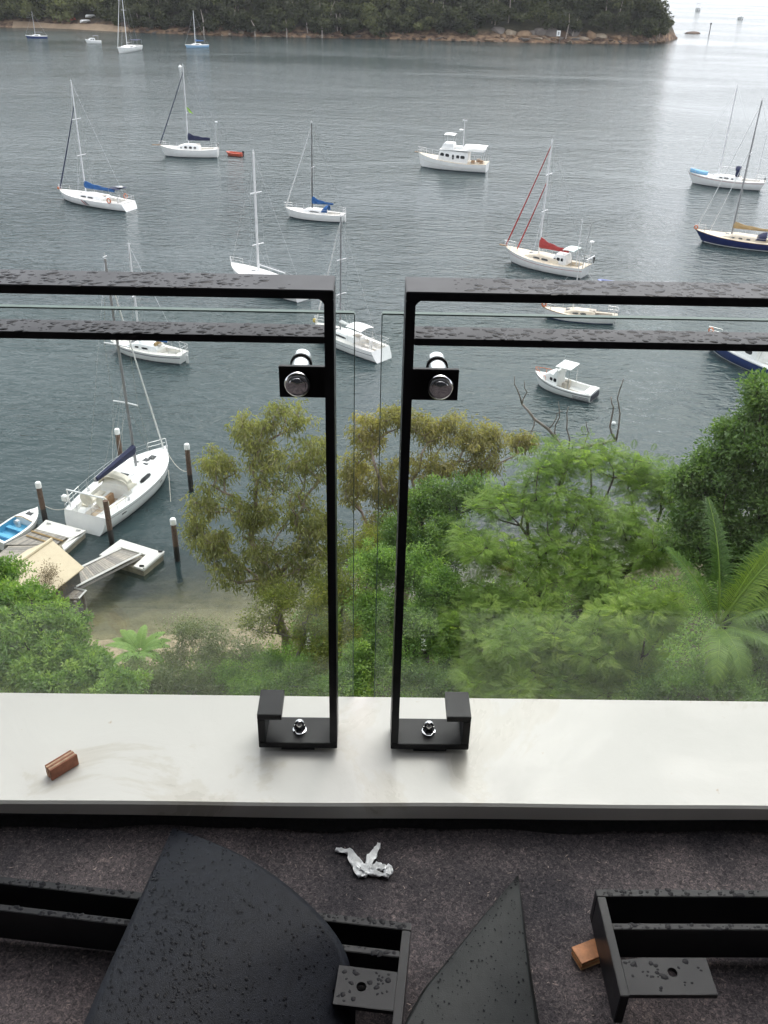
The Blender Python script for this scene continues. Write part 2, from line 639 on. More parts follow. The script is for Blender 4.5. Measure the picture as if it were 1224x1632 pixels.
def sill_material():
    m, nt, b, out = _new('painted_sill_white')
    L = nt.links.new
    tc = nt.nodes.new('ShaderNodeTexCoord')
    n = nt.nodes.new('ShaderNodeTexNoise')
    n.inputs['Scale'].default_value = 3.2
    n.inputs['Detail'].default_value = 9
    n.inputs['Roughness'].default_value = 0.62
    n.inputs['Distortion'].default_value = 0.8
    L(tc.outputs['Object'], n.inputs['Vector'])
    rp = nt.nodes.new('ShaderNodeValToRGB')
    els = rp.color_ramp.elements
    els[0].position, els[0].color = 0.30, (0.41, 0.38, 0.325, 1)
    els[1].position, els[1].color = 0.62, (0.56, 0.545, 0.508, 1)
    e = els.new(0.43)
    e.color = (0.50, 0.475, 0.425, 1)
    e = els.new(0.455)
    e.color = (0.54, 0.522, 0.486, 1)
    L(n.outputs['Fac'], rp.inputs[0])
    # scattered rust and dirt specks
    v = nt.nodes.new('ShaderNodeTexNoise')
    v.inputs['Scale'].default_value = 42
    v.inputs['Detail'].default_value = 4
    L(tc.outputs['Object'], v.inputs['Vector'])
    r2 = nt.nodes.new('ShaderNodeValToRGB')
    r2.color_ramp.elements[0].position = 0.70
    r2.color_ramp.elements[1].position = 0.78
    L(v.outputs['Fac'], r2.inputs[0])
    v2 = nt.nodes.new('ShaderNodeTexNoise')
    v2.inputs['Scale'].default_value = 5
    L(tc.outputs['Object'], v2.inputs['Vector'])
    r3 = nt.nodes.new('ShaderNodeValToRGB')
    r3.color_ramp.elements[0].position = 0.5
    r3.color_ramp.elements[1].position = 0.7
    L(v2.outputs['Fac'], r3.inputs[0])
    ml = nt.nodes.new('ShaderNodeMath')
    ml.operation = 'MULTIPLY'
    L(r2.outputs[0], ml.inputs[0])
    L(r3.outputs[0], ml.inputs[1])
    mx = nt.nodes.new('ShaderNodeMix')
    mx.data_type = 'RGBA'
    mx.inputs[7].default_value = (0.36, 0.25, 0.14, 1)
    L(ml.outputs[0], mx.inputs[0])
    L(rp.outputs[0], mx.inputs[6])
    L(mx.outputs[2], b.inputs['Base Color'])
    mr = nt.nodes.new('ShaderNodeMapRange')
    mr.inputs['From Min'].default_value = 0.35
    mr.inputs['From Max'].default_value = 0.6
    mr.inputs['To Min'].default_value = 0.22
    mr.inputs['To Max'].default_value = 0.5
    L(n.outputs['Fac'], mr.inputs['Value'])
    L(mr.outputs[0], b.inputs['Roughness'])
    bp = nt.nodes.new('ShaderNodeBump')
    bp.inputs['Distance'].default_value = 0.0015
    L(n.outputs['Fac'], bp.inputs['Height'])
    L(bp.outputs[0], b.inputs['Normal'])
    return m


M_SILL = sill_material()


def felt_material():
    m, nt, b, out = _new('speckled_felt')
    L = nt.links.new
    tc = nt.nodes.new('ShaderNodeTexCoord')
    n = nt.nodes.new('ShaderNodeTexNoise')
    n.inputs['Scale'].default_value = 170
    n.inputs['Detail'].default_value = 7
    n.inputs['Roughness'].default_value = 0.75
    n.inputs['Distortion'].default_value = 1.2
    L(tc.outputs['Object'], n.inputs['Vector'])
    rp = nt.nodes.new('ShaderNodeValToRGB')
    els = rp.color_ramp.elements
    els[0].position, els[0].color = 0.36, (0.020, 0.018, 0.020, 1)
    els[1].position, els[1].color = 0.74, (0.46, 0.40, 0.36, 1)
    e = els.new(0.52)
    e.color = (0.078, 0.071, 0.076, 1)
    e = els.new(0.62)
    e.color = (0.165, 0.137, 0.133, 1)
    L(n.outputs['Fac'], rp.inputs[0])
    n2 = nt.nodes.new('ShaderNodeTexNoise')
    n2.inputs['Scale'].default_value = 6
    n2.inputs['Detail'].default_value = 5
    L(tc.outputs['Object'], n2.inputs['Vector'])
    r2 = nt.nodes.new('ShaderNodeValToRGB')
    r2.color_ramp.elements[0].position = 0.35
    r2.color_ramp.elements[0].color = (0.55, 0.55, 0.58, 1)
    r2.color_ramp.elements[1].position = 0.7
    r2.color_ramp.elements[1].color = (1.5, 1.4, 1.35, 1)
    L(n2.outputs['Fac'], r2.inputs[0])
    mx = nt.nodes.new('ShaderNodeMix')
    mx.data_type = 'RGBA'
    mx.blend_type = 'MULTIPLY'
    mx.inputs[0].default_value = 1
    L(rp.outputs[0], mx.inputs[6])
    L(r2.outputs[0], mx.inputs[7])
    L(mx.outputs[2], b.inputs['Base Color'])
    b.inputs['Roughness'].default_value = 0.9
    b.inputs['Specular IOR Level'].default_value = 0.25
    bp = nt.nodes.new('ShaderNodeBump')
    bp.inputs['Distance'].default_value = 0.003
    L(n.outputs['Fac'], bp.inputs['Height'])
    L(bp.outputs[0], b.inputs['Normal'])
    return m


M_FELT = felt_material()


def bobj(mb, name, m, **k):
    """link a mesh given in balcony coordinates"""
    return mb.build(name, m, loc=(BT(0, YF, 0)[0], BT(0, YF, 0)[1], 0), rz=YAW, **k)


# floor with a slightly wavy felt sheet and an upstand of felt under the coping
ng = 121
us, vs_ = np.linspace(-3.2, 3.2, ng * 2), np.linspace(-2.6, -0.085, ng)
fm = MB()
rows = []
for j, v in enumerate(vs_):
    rows.append([(u, v, FLOOR + 0.0022 * math.sin(9 * u + 4 * v) + 0.0016 * math.sin(21 * u - 13 * v) + 0.008 * max(0, (v + 0.14) / 0.055) ** 2) for u in us])
nf = len(us)
fm.add([p for r_ in rows for p in r_], [(j * nf + i, j * nf + i + 1, (j + 1) * nf + i + 1, (j + 1) * nf + i) for j in range(len(rows) - 1) for i in range(nf - 1)])
floor_o = tag(bobj(fm, 'balcony_floor', M_FELT, smooth=2, fix=False), kind='structure')

par = empty('parapet', BT(0, YF + 0.02, FLOOR), YAW, 'low parapet with smooth white painted coping along the balcony edge', 'parapet')


def rel(mb, root, name, m, **k):
    """mesh given in balcony coords, made a child of a root Empty placed in balcony coords"""
    o = mb.build(name, m, **k)
    inv = Matrix.Translation(Vector(root.location)) @ Matrix.Rotation(root.rotation_euler[2], 4, 'Z')
    W = Matrix.Translation(Vector((BT(0, YF, 0)[0], BT(0, YF, 0)[1], 0))) @ Matrix.Rotation(YAW, 4, 'Z')
    o.data.transform(inv.inverted() @ W)
    o.parent = root
    return o


# coping: thin bullnosed slab, front edge wavers a little like hand-laid render
cop = MB()
secs = []
for i in range(81):
    u = -3.2 + 6.4 * i / 80
    f = -0.126 + 0.0018 * math.sin(3.1 * u) + 0.001 * math.sin(11 * u)
    lip = 0.034 + 0.006 * math.sin(2.2 * u + 1.2)
    bk = 0.158
    secs.append([(u, f + 0.004, SILL), (u, f, SILL - 0.005), (u, f + 0.002, SILL - lip), (u, bk, SILL - lip - 0.02), (u, bk, SILL - 0.003), (u, bk - 0.003, SILL + 0.0)])
cop.loft(secs, close=True)
rel(cop, par, 'coping', M_SILL, smooth=True)
up = MB()
secs = []
for i in range(161):
    u = -3.2 + 6.4 * i / 160
    w1 = 0.004 * math.sin(13 * u) + 0.003 * math.sin(29 * u + 1)
    secs.append([(u, -0.118, SILL - 0.042), (u, -0.113 + w1 * .5, SILL - 0.050), (u, -0.108 + w1, FLOOR + 0.012), (u, -0.125 + w1, FLOOR + 0.004), (u, -0.09, FLOOR - 0.02)])
up.loft(secs, cap=False)
rel(up, par, 'felt_upstand', mat('felt_upstand_black', (0.012, 0.011, 0.012), 0.9, var=0.5, scale=120, bump=0.002), smooth=2)
rel(MB().box(-3.2, 3.2, -0.082, 0.14, 27.0, SILL - 0.058), par, 'parapet_wall', mat('render_grey', (0.42, 0.41, 0.39), 0.85, var=0.1, scale=6, bump=0.002))

# unseen house behind the viewer; upper wall and roof extended to shade the balcony
hw = empty('house', (0, -1.3, FLOOR), YAW, 'unseen rendered house wall with sliding door behind the balcony, roofed to shade it', 'house')
hwall = mat('house_render', (0.16, 0.15, 0.14), 0.9, var=0.1, scale=3)
MB().box(-6, -1.7, -0.2, 0, -0.3, 2.75).build('wall', hwall, hw)
MB().box(1.7, 6, -0.2, 0, -0.3, 2.75).build('wall', hwall, hw)
MB().box(-6, 6, -0.2, 0.0, 2.752, 6.5).build('wall', hwall, hw)  # upper storey added out of view to cut sky light from behind
MB().box(-1.7, 1.7, -0.12, -0.08, 0, 2.75).build('door_pane', M_WINDOW, hw)
for x in (-1.68, -0.03, 1.62):
    MB().box(x, x + 0.06, -0.16, -0.02, 0, 2.75).build('door_frame', M_BLACKP, hw)
MB().box(-6, 6, 0.002, 2.2, 2.85, 3.05).build('unseen_shade_roof', hwall, hw)  # roof added out of view to keep overhead sky light off the coping


def droplets(n, samp, rmin, rmax, root, name='rain_drops', m=None, zsc=0.17, stretch=1.0):
    """rain beads on a wet surface; samp(k) returns (point, normal, tangent)"""
    vs, fs = [], []
    K = 7
    for i in range(n):
        p, nn, tt = samp()
        p, nn, tt = np.array(p), np.array(nn) / np.linalg.norm(nn), np.array(tt)
        tt = tt - nn * (tt @ nn)
        tt /= np.linalg.norm(tt)
        bb = np.cross(nn, tt)
        r = rmin + (rmax - rmin) * rng.random() ** 3.2
        a0 = rng.random() * 6.28
        ex, ey = 1 + stretch * 0.9 * rng.random(), 1 + 0.35 * rng.random()
        th = rng.normal(0, 0.5)
        t2, b2 = math.cos(th) * tt + math.sin(th) * bb, -math.sin(th) * tt + math.cos(th) * bb
        o = len(vs)
        for (rr, h) in ((1.0, -0.02), (0.82, 0.55), (0.45, 0.9)):
            for k in range(K):
                a = a0 + 2 * PI * k / K
                wob = 1 + 0.12 * math.sin(3 * a + i)
                vs.append(p + r * rr * wob * (ex * math.cos(a) * t2 + ey * math.sin(a) * b2) + nn * r * zsc * h)
        vs.append(p + nn * r * zsc)
        for q in range(2):
            for k in range(K):
                k2 = (k + 1) % K
                fs.append((o + q * K + k, o + q * K + k2, o + (q + 1) * K + k2, o + (q + 1) * K + k))
        for k in range(K):
            fs.append((o + 2 * K + k, o + 2 * K + (k + 1) % K, o + 3 * K))
    mb = MB().add(vs, fs)
    return mb, m or M_DROP


def railing(label, side, ue, far):
    """side -1: frame runs to the left of its end post; ue = outer edge of the end post"""
    s = side
    r = empty('balustrade_frame', BT(ue, YF + 0.035, SILL + 0.01), YAW, label, 'railing')
    TOP, T, D = 31.582, 0.0135, 0.07

    def bx(u0, u1, v0, v1, w0, w1):
        return MB().box(min(u0, u1), max(u0, u1), v0, v1, w0, w1)
    rel(bx(ue, far, 0, D, TOP - T, TOP), r, 'top_rail', M_WETBLK, bevel=0.0012, smooth=True)
    for pu in (ue, far - s * 0.014):
        rel(bx(pu, pu + s * 0.014, 0.0004, D - 0.0004, SILL + 0.0245, TOP - T), r, 'post', M_BLACK, bevel=0.0010, smooth=True)
    rel(bx(ue + s * 0.0142, far - s * 0.0142, 0.004, 0.056, 31.511 - 0.011, 31.511), r, 'middle_rail', M_WETBLK, bevel=0.0010, smooth=True)
    # corner fillets
    for pu, q in ((ue + s * 0.014, s), (far - s * 0.014, -s)):
        f = MB()
        poly = [(0, 0), (q * 0.007, 0), (q * 0.003, -0.003), (0, -0.007)]
        vs = [(pu + a, y, TOP - T + c) for y in (0.001, D - 0.001) for a, c in poly]
        f.add(vs, [(0, 1, 2, 3), (7, 6, 5, 4), (0, 4, 5, 1), (1, 5, 6, 2), (2, 6, 7, 3), (3, 7, 4, 0)])
        rel(f, r, 'corner_weld', M_BLACK)
    # foot: flat bar turned out, up and back over itself
    for pu, q in ((ue, s), (far, -s)):
        rel(bx(pu, pu + q * 0.150, 0, D, SILL + 0.010, SILL + 0.0240), r, 'foot', M_BLACK, bevel=0.0010, smooth=True)
        rel(bx(pu + q * 0.136, pu + q * 0.150, 0.0004, D - 0.0004, SILL + 0.0244, SILL + 0.082), r, 'foot_upright', M_BLACK, bevel=0.0010, smooth=True)
        rel(bx(pu + q * 0.104, pu + q * 0.150, 0, D, SILL + 0.0824, SILL + 0.096), r, 'foot_lip', M_BLACK, bevel=0.0010, smooth=True)
        rel(bx(pu + q * 0.044, pu + q * 0.108, 0.006, 0.060, SILL + 0.0002, SILL + 0.0098), r, 'spacer_pad', M_RUBBER)
        cu = pu + q * 0.074
        nut = MB()
        z0 = SILL + 0.0242
        nut.lathe([(0.0135, 0), (0.0135, 0.002), (0.011, 0.003)], (cu, 0.034, z0), 'z', 24)
        b_ = rel(nut, r, 'bolt_washer', M_CHROME, smooth=True)
        nut = MB()
        nut.lathe([(0.0115, 0.003), (0.0115, 0.012), (0.010, 0.0135)], (cu, 0.034, z0), 'z', 6)
        rel(nut, r, 'hex_nut', M_CHROME)
        nut = MB()
        nut.lathe([(0.0095, 0.0135)] + [(0.0092 * math.cos(t), 0.017 + 0.0092 * math.sin(t)) for t in np.linspace(0, 1.5, 7)], (cu, 0.034, z0), 'z', 24)
        rel(nut, r, 'dome_cap', M_CHROME, smooth=True)
        # glass clamp plate and standoff
        pc = ony(487 if s < 0 else 693, 607 if s < 0 else 613, YF + 0.055)[2]
        p0 = pu + q * 0.0142
        rel(bx(p0, p0 + q * 0.074, 0.054, 0.062, pc - 0.027, pc + 0.025), r, 'clamp_plate', M_BLACK, bevel=0.0008, smooth=True)
        su = p0 + q * 0.045
        st = MB()
        st.lathe([(0.0205, 0.0538), (0.0205, 0.046), (0.0185, 0.0435), (0.0140, 0.0425), (0.0135, 0.0425), (0.0128, 0.0405), (0.004, 0.0395)], (su, 0, pc - 0.002), 'y', 32)
        rel(st, r, 'standoff_cap', M_CHROME, smooth=True)
        st = MB()
        st.lathe([(0.0150, 0.0624), (0.0150, 0.150), (0.015, 0.158)], (su, 0, pc - 0.002), 'y', 28)
        rel(st, r, 'standoff_barrel', mat('brushed_steel', (0.80, 0.80, 0.81), 0.22, 1.0, var=0.03, scale=30), smooth=True)
        st = MB()
        st.lathe([(0.0178, 0.128), (0.0178, 0.133)], (su, 0, pc - 0.002), 'y', 28)
        rel(st, r, 'rubber_ring', M_RUBBER, smooth=True)
    lo, hi = min(ue, far) + 0.004, max(ue, far) - 0.004

    def dens(u):   # the rails dry off towards the end posts
        return rng.random() < np.clip((abs(u - ue) - 0.05) / 0.12, 0.02, 1)

    def samp_top():
        while True:
            u = rng.uniform(lo, hi)
            if dens(u):
                return (u, rng.uniform(0.003, D - 0.003), TOP), (0, 0, 1), (1, 0.3, 0)

    def samp_mid():
        return (rng.uniform(lo + 0.015, hi - 0.015), rng.uniform(0.007, 0.053), 31.511), (0, 0, 1), (1, 0.3, 0)
    n = int((hi - lo) * 620)
    mb, m = droplets(n, samp_top, 0.0015, 0.0070, r)
    tag(rel(mb, r, 'rain_drops', m, smooth=2, fix=False), kind='stuff')
    mb, m = droplets(int(n * 0.85), samp_mid, 0.0015, 0.0062, r)
    tag(rel(mb, r, 'rain_drops', m, smooth=2, fix=False), kind='stuff')
    return r


railing('upright black steel balustrade frame left of the gap, bolted to the white coping', -1, -0.079, -1.62)
railing('upright black steel balustrade frame right of the gap, bolted to the white coping', 1, 0.024, 1.56)

M_GLASS = glass_mat('clear_glass', (0.965, 0.985, 0.975), 1.5)
M_GEDGE = mat('glass_edge_green', (0.12, 0.17, 0.15), 0.45, var=0.15, scale=30, spec=0.15)
GV0, GV1 = 0.1605, 0.1715


def glass(label, u0, u1, wtop):
    g = empty('glass_panel', BT((u0 + u1) / 2, YF + GV0, SILL - 0.25), YAW, label, 'glass panel')
    w0 = SILL - 0.25
    p = MB()
    p.add([(u0, GV0, w0), (u1, GV0, w0), (u1, GV0, wtop), (u0, GV0, wtop)], [(0, 1, 2, 3)])
    p.add([(u0, GV1, w0), (u1, GV1, w0), (u1, GV1, wtop), (u0, GV1, wtop)], [(3, 2, 1, 0)])
    rel(p, g, 'pane', M_GLASS, fix=False)
    e = MB()
    e.box(u0, u1, GV0 + 0.0002, GV1 - 0.0002, wtop - 0.0012, wtop + 0.0012)
    e.box(u0 - 0.0012, u0 + 0.0002, GV0 + 0.0002, GV1 - 0.0002, w0, wtop - 0.0014)
    e.box(u1 - 0.0002, u1 + 0.0012, GV0 + 0.0002, GV1 - 0.0002, w0, wtop - 0.0014)
    rel(e, g, 'polished_edge', M_GEDGE)
    return g


gz = ony(540, 499, YF + GV0)[2]
glass('clear glass panel hung behind the left balustrade frame', -1.64, ony(566, 800, YF + GV0)[0], gz)
glass('clear glass panel hung behind the right balustrade frame', ony(606, 800, YF + GV0)[0], 1.60, gz)

# ------------------------------------------------------------------ spare frames lying on the balcony floor
ZT = FLOOR + 0.092


def lying_frame(label, corner, along, second, postend, plate, hole):
    """all arguments are points on the upper faces of the bars"""
    c, a, s2, pe = [np.array(onz(*q, ZT)) for q in (corner, along, second, postend)]
    da = a - c
    da[2] = 0
    da /= np.linalg.norm(da)
    dp = np.array([-da[1], da[0], 0.0])
    if dp[1] > 0:
        dp = -dp
    root = empty('spare_frame', (c[0], c[1], FLOOR), math.atan2(da[1], da[0]), label, 'railing')
    lf = 1 if np.cross(da, dp)[2] > 0 else -1          # local y sign of dp

    def loc(P):
        q = np.array(P) - c
        return q @ da, q @ dp
    H = ZT - FLOOR
    x2, y2 = loc(s2)
    xp, yp = loc(pe)
    T = 0.0135

    def bx(x0, x1, y0, y1, z0, z1):
        return MB().box(x0, x1, min(lf * y0, lf * y1), max(lf * y0, lf * y1), z0, z1)
    bx(0, 1.5, 0, T, H - 0.072, H).build('top_rail', M_BLACK, root, bevel=0.001, smooth=True)
    bx(T + 0.0003, 1.49, y2, y2 + 0.011, H - 0.076, H - 0.002).build('middle_rail', M_BLACK, root, bevel=0.001, smooth=True)
    bx(0.0002, T, T + 0.0002, yp if corner[0] > 900 else 0.9, H - 0.072, H - 0.0004).build('post', M_BLACK, root, bevel=0.001, smooth=True)
    for x, ya, yb in ((0.35, 0.001, T - 0.001), (1.2, 0.001, T - 0.001), (0.35, y2 + 0.001, y2 + 0.010), (1.2, y2 + 0.001, y2 + 0.010)):
        bx(x, x + 0.09, ya, yb, 0.003, H - 0.0765).build('packing_strip', mat('packer_dark', (0.03, 0.026, 0.022), 0.8, var=0.2), root)
    pl = [loc(onz(*q, ZT)) for q in plate]
    x0, x1 = T + 0.0004, max(p[0] for p in pl)
    y0, y1 = min(p[1] for p in pl) + 0.003, max(p[1] for p in pl) - 0.003
    hx, hy = loc(onz(*hole, ZT))
    m = MB()
    n, hr = 24, 0.0075
    ring, outer = [], []
    for k in range(n):
        t = 2 * PI * k / n
        dx, dy = math.cos(t), math.sin(t)
        ring.append((hx + hr * dx, hy + hr * dy))
        lam = min([(x1 - hx) / dx if dx > 1e-9 else 9, (x0 - hx) / dx if dx < -1e-9 else 9, (y1 - hy) / dy if dy > 1e-9 else 9, (y0 - hy) / dy if dy < -1e-9 else 9])
        outer.append((hx + lam * dx, hy + lam * dy))
    zt, zb = H - 0.001, H - 0.009
    V = [(p[0], lf * p[1], z) for z in (zt, zb) for lst in (outer, ring) for p in lst]
    Fs = []
    for k in range(n):
        k2 = (k + 1) % n
        Fs += [(k, k2, n + k2, n + k), (2 * n + k2, 2 * n + k, 3 * n + k, 3 * n + k2), (k2, k, 2 * n + k, 2 * n + k2), (n + k, n + k2, 3 * n + k2, 3 * n + k)]
    corners = [(x0, y0), (x1, y0), (x1, y1), (x0, y1)]
    for cx, cy in corners:                              # fill the corner triangles
        near = sorted(range(n), key=lambda k: (outer[k][0] - cx) ** 2 + (outer[k][1] - cy) ** 2)[:2]
        o = len(V)
        V += [(cx, lf * cy, zt), (cx, lf * cy, zb)]
        a_, b_ = near
        Fs += [(a_, b_, o), (2 * n + a_, 2 * n + b_, o + 1)]
    m.add(V, Fs)
    m.box(x0, x1, *sorted((lf * (y1 + 0.0002), lf * (y1 + 0.001))), zb - 0.001, zt)
    pp = m.build('clamp_plate', M_BLACK, root)

    def s1():
        if rng.random() < 0.5:
            return (rng.uniform(0, 1.4), lf * rng.uniform(0.001, T - 0.001), H), (0, 0, 1), (1, 0, 0)
        return (rng.uniform(0.02, 1.4), lf * rng.uniform(y2 + 0.001, y2 + 0.010), H - 0.002), (0, 0, 1), (1, 0, 0)
    mb, mm = droplets(620, s1, 0.0012, 0.0038, root)
    tag(mb.build('rain_drops', mm, root, smooth=2, fix=False), kind='stuff')

    def s2_():
        while True:
            x, y = rng.uniform(x0 + 0.004, x1 - 0.004), rng.uniform(y0 + 0.004, y1 - 0.004)
            if math.hypot(x - hx, y - hy) > 0.012:
                return (x, lf * y, zt), (0, 0, 1), (1, 0, 0)
    mb, mm = droplets(26, s2_, 0.0015, 0.0042, root)
    tag(mb.build('rain_drops', mm, root, smooth=2, fix=False), kind='stuff')
    return root


lying_frame('spare black steel frame lying on the felt at right, beside the wood offcut', (949, 1417), (1224, 1418), (979, 1470), (990, 1587),
            [(1009, 1523), (1124, 1523), (1137, 1587), (1024, 1587)], (1072, 1549))
lying_frame('spare black steel frame lying on the felt at left, under the large curved sheet', (656, 1471), (0, 1396), (655, 1516), (656, 1600),
            [(540, 1541), (655, 1548), (655, 1609), (535, 1602)], (576, 1572))

# ------------------------------------------------------------------ curved black sheets dumped on the floor
M_SHEET = mat('black_sheet', (0.007, 0.008, 0.012), 0.5, var=0.25, scale=60, bump=0.0004, bscale=700, spec=0.14)
M_SHEET2 = mat('grey_black_sheet', (0.010, 0.011, 0.011), 0.42, var=0.2, scale=30, bump=0.0002, bscale=500, spec=0.16)


def curved_sheet(name, label, left, right, zl, zr, bulge, m, ndrop, rmax, cond):
    """left/right: matching edge polylines (points in the picture with their own heights)"""
    n = 28
    tl = np.linspace(0, 1, len(left))
    tr_ = np.linspace(0, 1, len(right))
    root = empty(name, (0, 0, 0), 0, label, 'sheet')
    Lp = np.array([onz(p[0], p[1], z) for p, z in zip(left, zl)])
    Rp = np.array([onz(p[0], p[1], z) for p, z in zip(right, zr)])
    base = np.array([Lp[:, 0].mean(), Lp[:, 1].mean(), FLOOR])
    t = np.linspace(0, 1, n)

    def samp(t0, P, tk):
        return np.stack([np.interp(t0, tk, P[:, i]) for i in range(3)], -1)
    # smooth the polylines
    Ls, Rs = samp(t, Lp, tl), samp(t, Rp, tr_)
    for _ in range(1):
        Ls[1:-1] = 0.25 * Ls[:-2] + 0.5 * Ls[1:-1] + 0.25 * Ls[2:]
        Rs[1:-1] = 0.25 * Rs[:-2] + 0.5 * Rs[1:-1] + 0.25 * Rs[2:]
    G = np.zeros((n, n, 3))
    for i in range(n):
        for j in range(n):
            s = j / (n - 1)
            G[i, j] = Ls[i] * (1 - s) + Rs[i] * s
            G[i, j, 2] += bulge * math.sin(PI * s) * t[i] ** 0.8
    G -= base
    root.location = base
    mb = MB().add(G.reshape(-1, 3), [(i * n + j, i * n + j + 1, (i + 1) * n + j + 1, (i + 1) * n + j) for i in range(n - 1) for j in range(n - 1)])
    o = mb.build('sheet_skin', m, root, smooth=2)
    md = o.modifiers.new('thickness', 'SOLIDIFY')
    md.thickness = 0.003
    md.offset = -1

    def sp():
        while True:
            i, j = rng.uniform(0.5, n - 2.01), rng.uniform(0.5, n - 2.01)
            if rng.random() > cond(i / n, j / n) * (0.15 + i / n):
                continue
            a, b = int(i), int(j)
            p = G[a, b] * (1 - i + a) * (1 - j + b) + G[a + 1, b] * (i - a) * (1 - j + b) + G[a, b + 1] * (1 - i + a) * (j - b) + G[a + 1, b + 1] * (i - a) * (j - b)
            nn = np.cross(G[a, b + 1] - G[a, b], G[a + 1, b] - G[a, b])
            if nn[2] < 0:
                nn = -nn
            return p + nn / np.linalg.norm(nn) * 0.0012, nn, (0.2, -1, 0)
    mb, mm = droplets(ndrop, sp, 0.0007, rmax, root, stretch=0.8, zsc=0.13)
    tag(mb.build('rain_drops', mm, root, smooth=2, fix=False), kind='stuff')
    return root


F0 = FLOOR
curved_sheet('curved_sheet', 'large black curved sheet with rain drops leaning over the left spare frame',
             [(275, 1320), (232, 1412), (192, 1500), (150, 1592), (105, 1700), (60, 1810)],
             [(277, 1320), (335, 1340), (390, 1364), (440, 1396), (484, 1432), (520, 1468), (546, 1504), (561, 1545), (567, 1600), (566, 1670), (560, 1750)],
             [F0 + .03, F0 + .10, F0 + .13, F0 + .15, F0 + .16, F0 + .16],
             [F0 + .03, F0 + .07, F0 + .10, F0 + .112, F0 + .115, F0 + .112, F0 + .098, F0 + .078, F0 + .06, F0 + .04, F0 + .03], 0.016, M_SHEET, 1300, 0.0024,
             lambda i, j: 1.0 if j < 0.45 else 0.35)
curved_sheet('curved_sheet', 'smaller grey black curved sheet standing on the felt near the middle',
             [(824, 1396), (768, 1462), (715, 1528), (672, 1580), (640, 1640), (600, 1740)],
             [(826, 1396), (832, 1440), (838, 1490), (846, 1550), (858, 1620), (880, 1740)],
             [F0 + .010, F0 + .03, F0 + .05, F0 + .07, F0 + .09, F0 + .11],
             [F0 + .010, F0 + .02, F0 + .025, F0 + .03, F0 + .03, F0 + .03], 0.008, M_SHEET2, 260, 0.0018,
             lambda i, j: 1.0)


# ------------------------------------------------------------------ offcuts and litter
def ply_material():
    m, nt, b, out = _new('plywood')
    L = nt.links.new
    tc = nt.nodes.new('ShaderNodeTexCoord')
    w = nt.nodes.new('ShaderNodeTexWave')
    w.bands_direction = 'Y'
    w.inputs['Scale'].default_value = 62
    w.inputs['Distortion'].default_value = 1.2
    w.inputs['Detail'].default_value = 3
    L(tc.outputs['Object'], w.inputs['Vector'])
    rp = nt.nodes.new('ShaderNodeValToRGB')
    rp.color_ramp.elements[0].color = (0.14, 0.05, 0.03, 1)
    rp.color_ramp.elements[1].color = (0.46, 0.27, 0.17, 1)
    rp.color_ramp.elements[0].position = 0.35
    rp.color_ramp.elements[1].position = 0.7
    L(w.outputs['Fac'], rp.inputs[0])
    L(rp.outputs[0], b.inputs['Base Color'])
    b.inputs['Roughness'].default_value = 0.8
    bp = nt.nodes.new('ShaderNodeBump')
    bp.inputs['Distance'].default_value = 0.002
    L(w.outputs['Fac'], bp.inputs['Height'])
    L(bp.outputs[0], b.inputs['Normal'])
    return m


M_PLY = ply_material()
M_PLYFACE = mat('ply_face', (0.30, 0.115, 0.065), 0.75, var=0.3, scale=40, bump=0.0006)
M_WOODO = mat('orange_wood', (0.42, 0.17, 0.065), 0.6, var=0.25, scale=60, bump=0.0005)
a, b_ = onz(84, 1245, SILL), onz(126, 1219, SILL)
ang = math.atan2(b_[1] - a[1], b_[0] - a[0])
ctr = (a + b_) / 2
blk = empty('plywood_block', (ctr[0], ctr[1], SILL + 0.0006), ang, 'small reddish plywood offcut standing on the white coping', 'wood block')
ln = np.linalg.norm(b_ - a)
plies = np.linspace(0, 0.021, 6)
for i in range(5):
    jit = [rng.normal(0, 0.0008) for _ in range(3)]
    MB().box(-ln / 2 + jit[0], ln / 2 + jit[1], plies[i] + 0.0003, plies[i + 1] - 0.0003, 0, 0.026 + jit[2] * 0.6).build('ply_layer', (M_PLYFACE, mat('ply_light', (0.55, 0.38, 0.25), 0.8, var=0.3, scale=60))[i % 2], blk, bevel=0.0006)
a, b_ = onz(929, 1549, FLOOR), onz(974, 1531, FLOOR)
ang = math.atan2(b_[1] - a[1], b_[0] - a[0])
blk = empty('wood_wedge', (a[0], a[1], FLOOR + 0.001), ang, 'orange brown wood offcut tucked under the right spare frame', 'wood block')
for i in range(4):
    MB().box(-0.004 + 0.001 * (i % 2), 0.050, 0.002, 0.033 - 0.001 * i, 0.0205 - 0.005 * (i + 1) + 0.0003, 0.0205 - 0.005 * i).build('ply_layer', M_WOODO if i in (0, 2) else mat('pale_ply', (0.50, 0.30, 0.14), 0.75, var=0.2, scale=40), blk, bevel=0.0006)

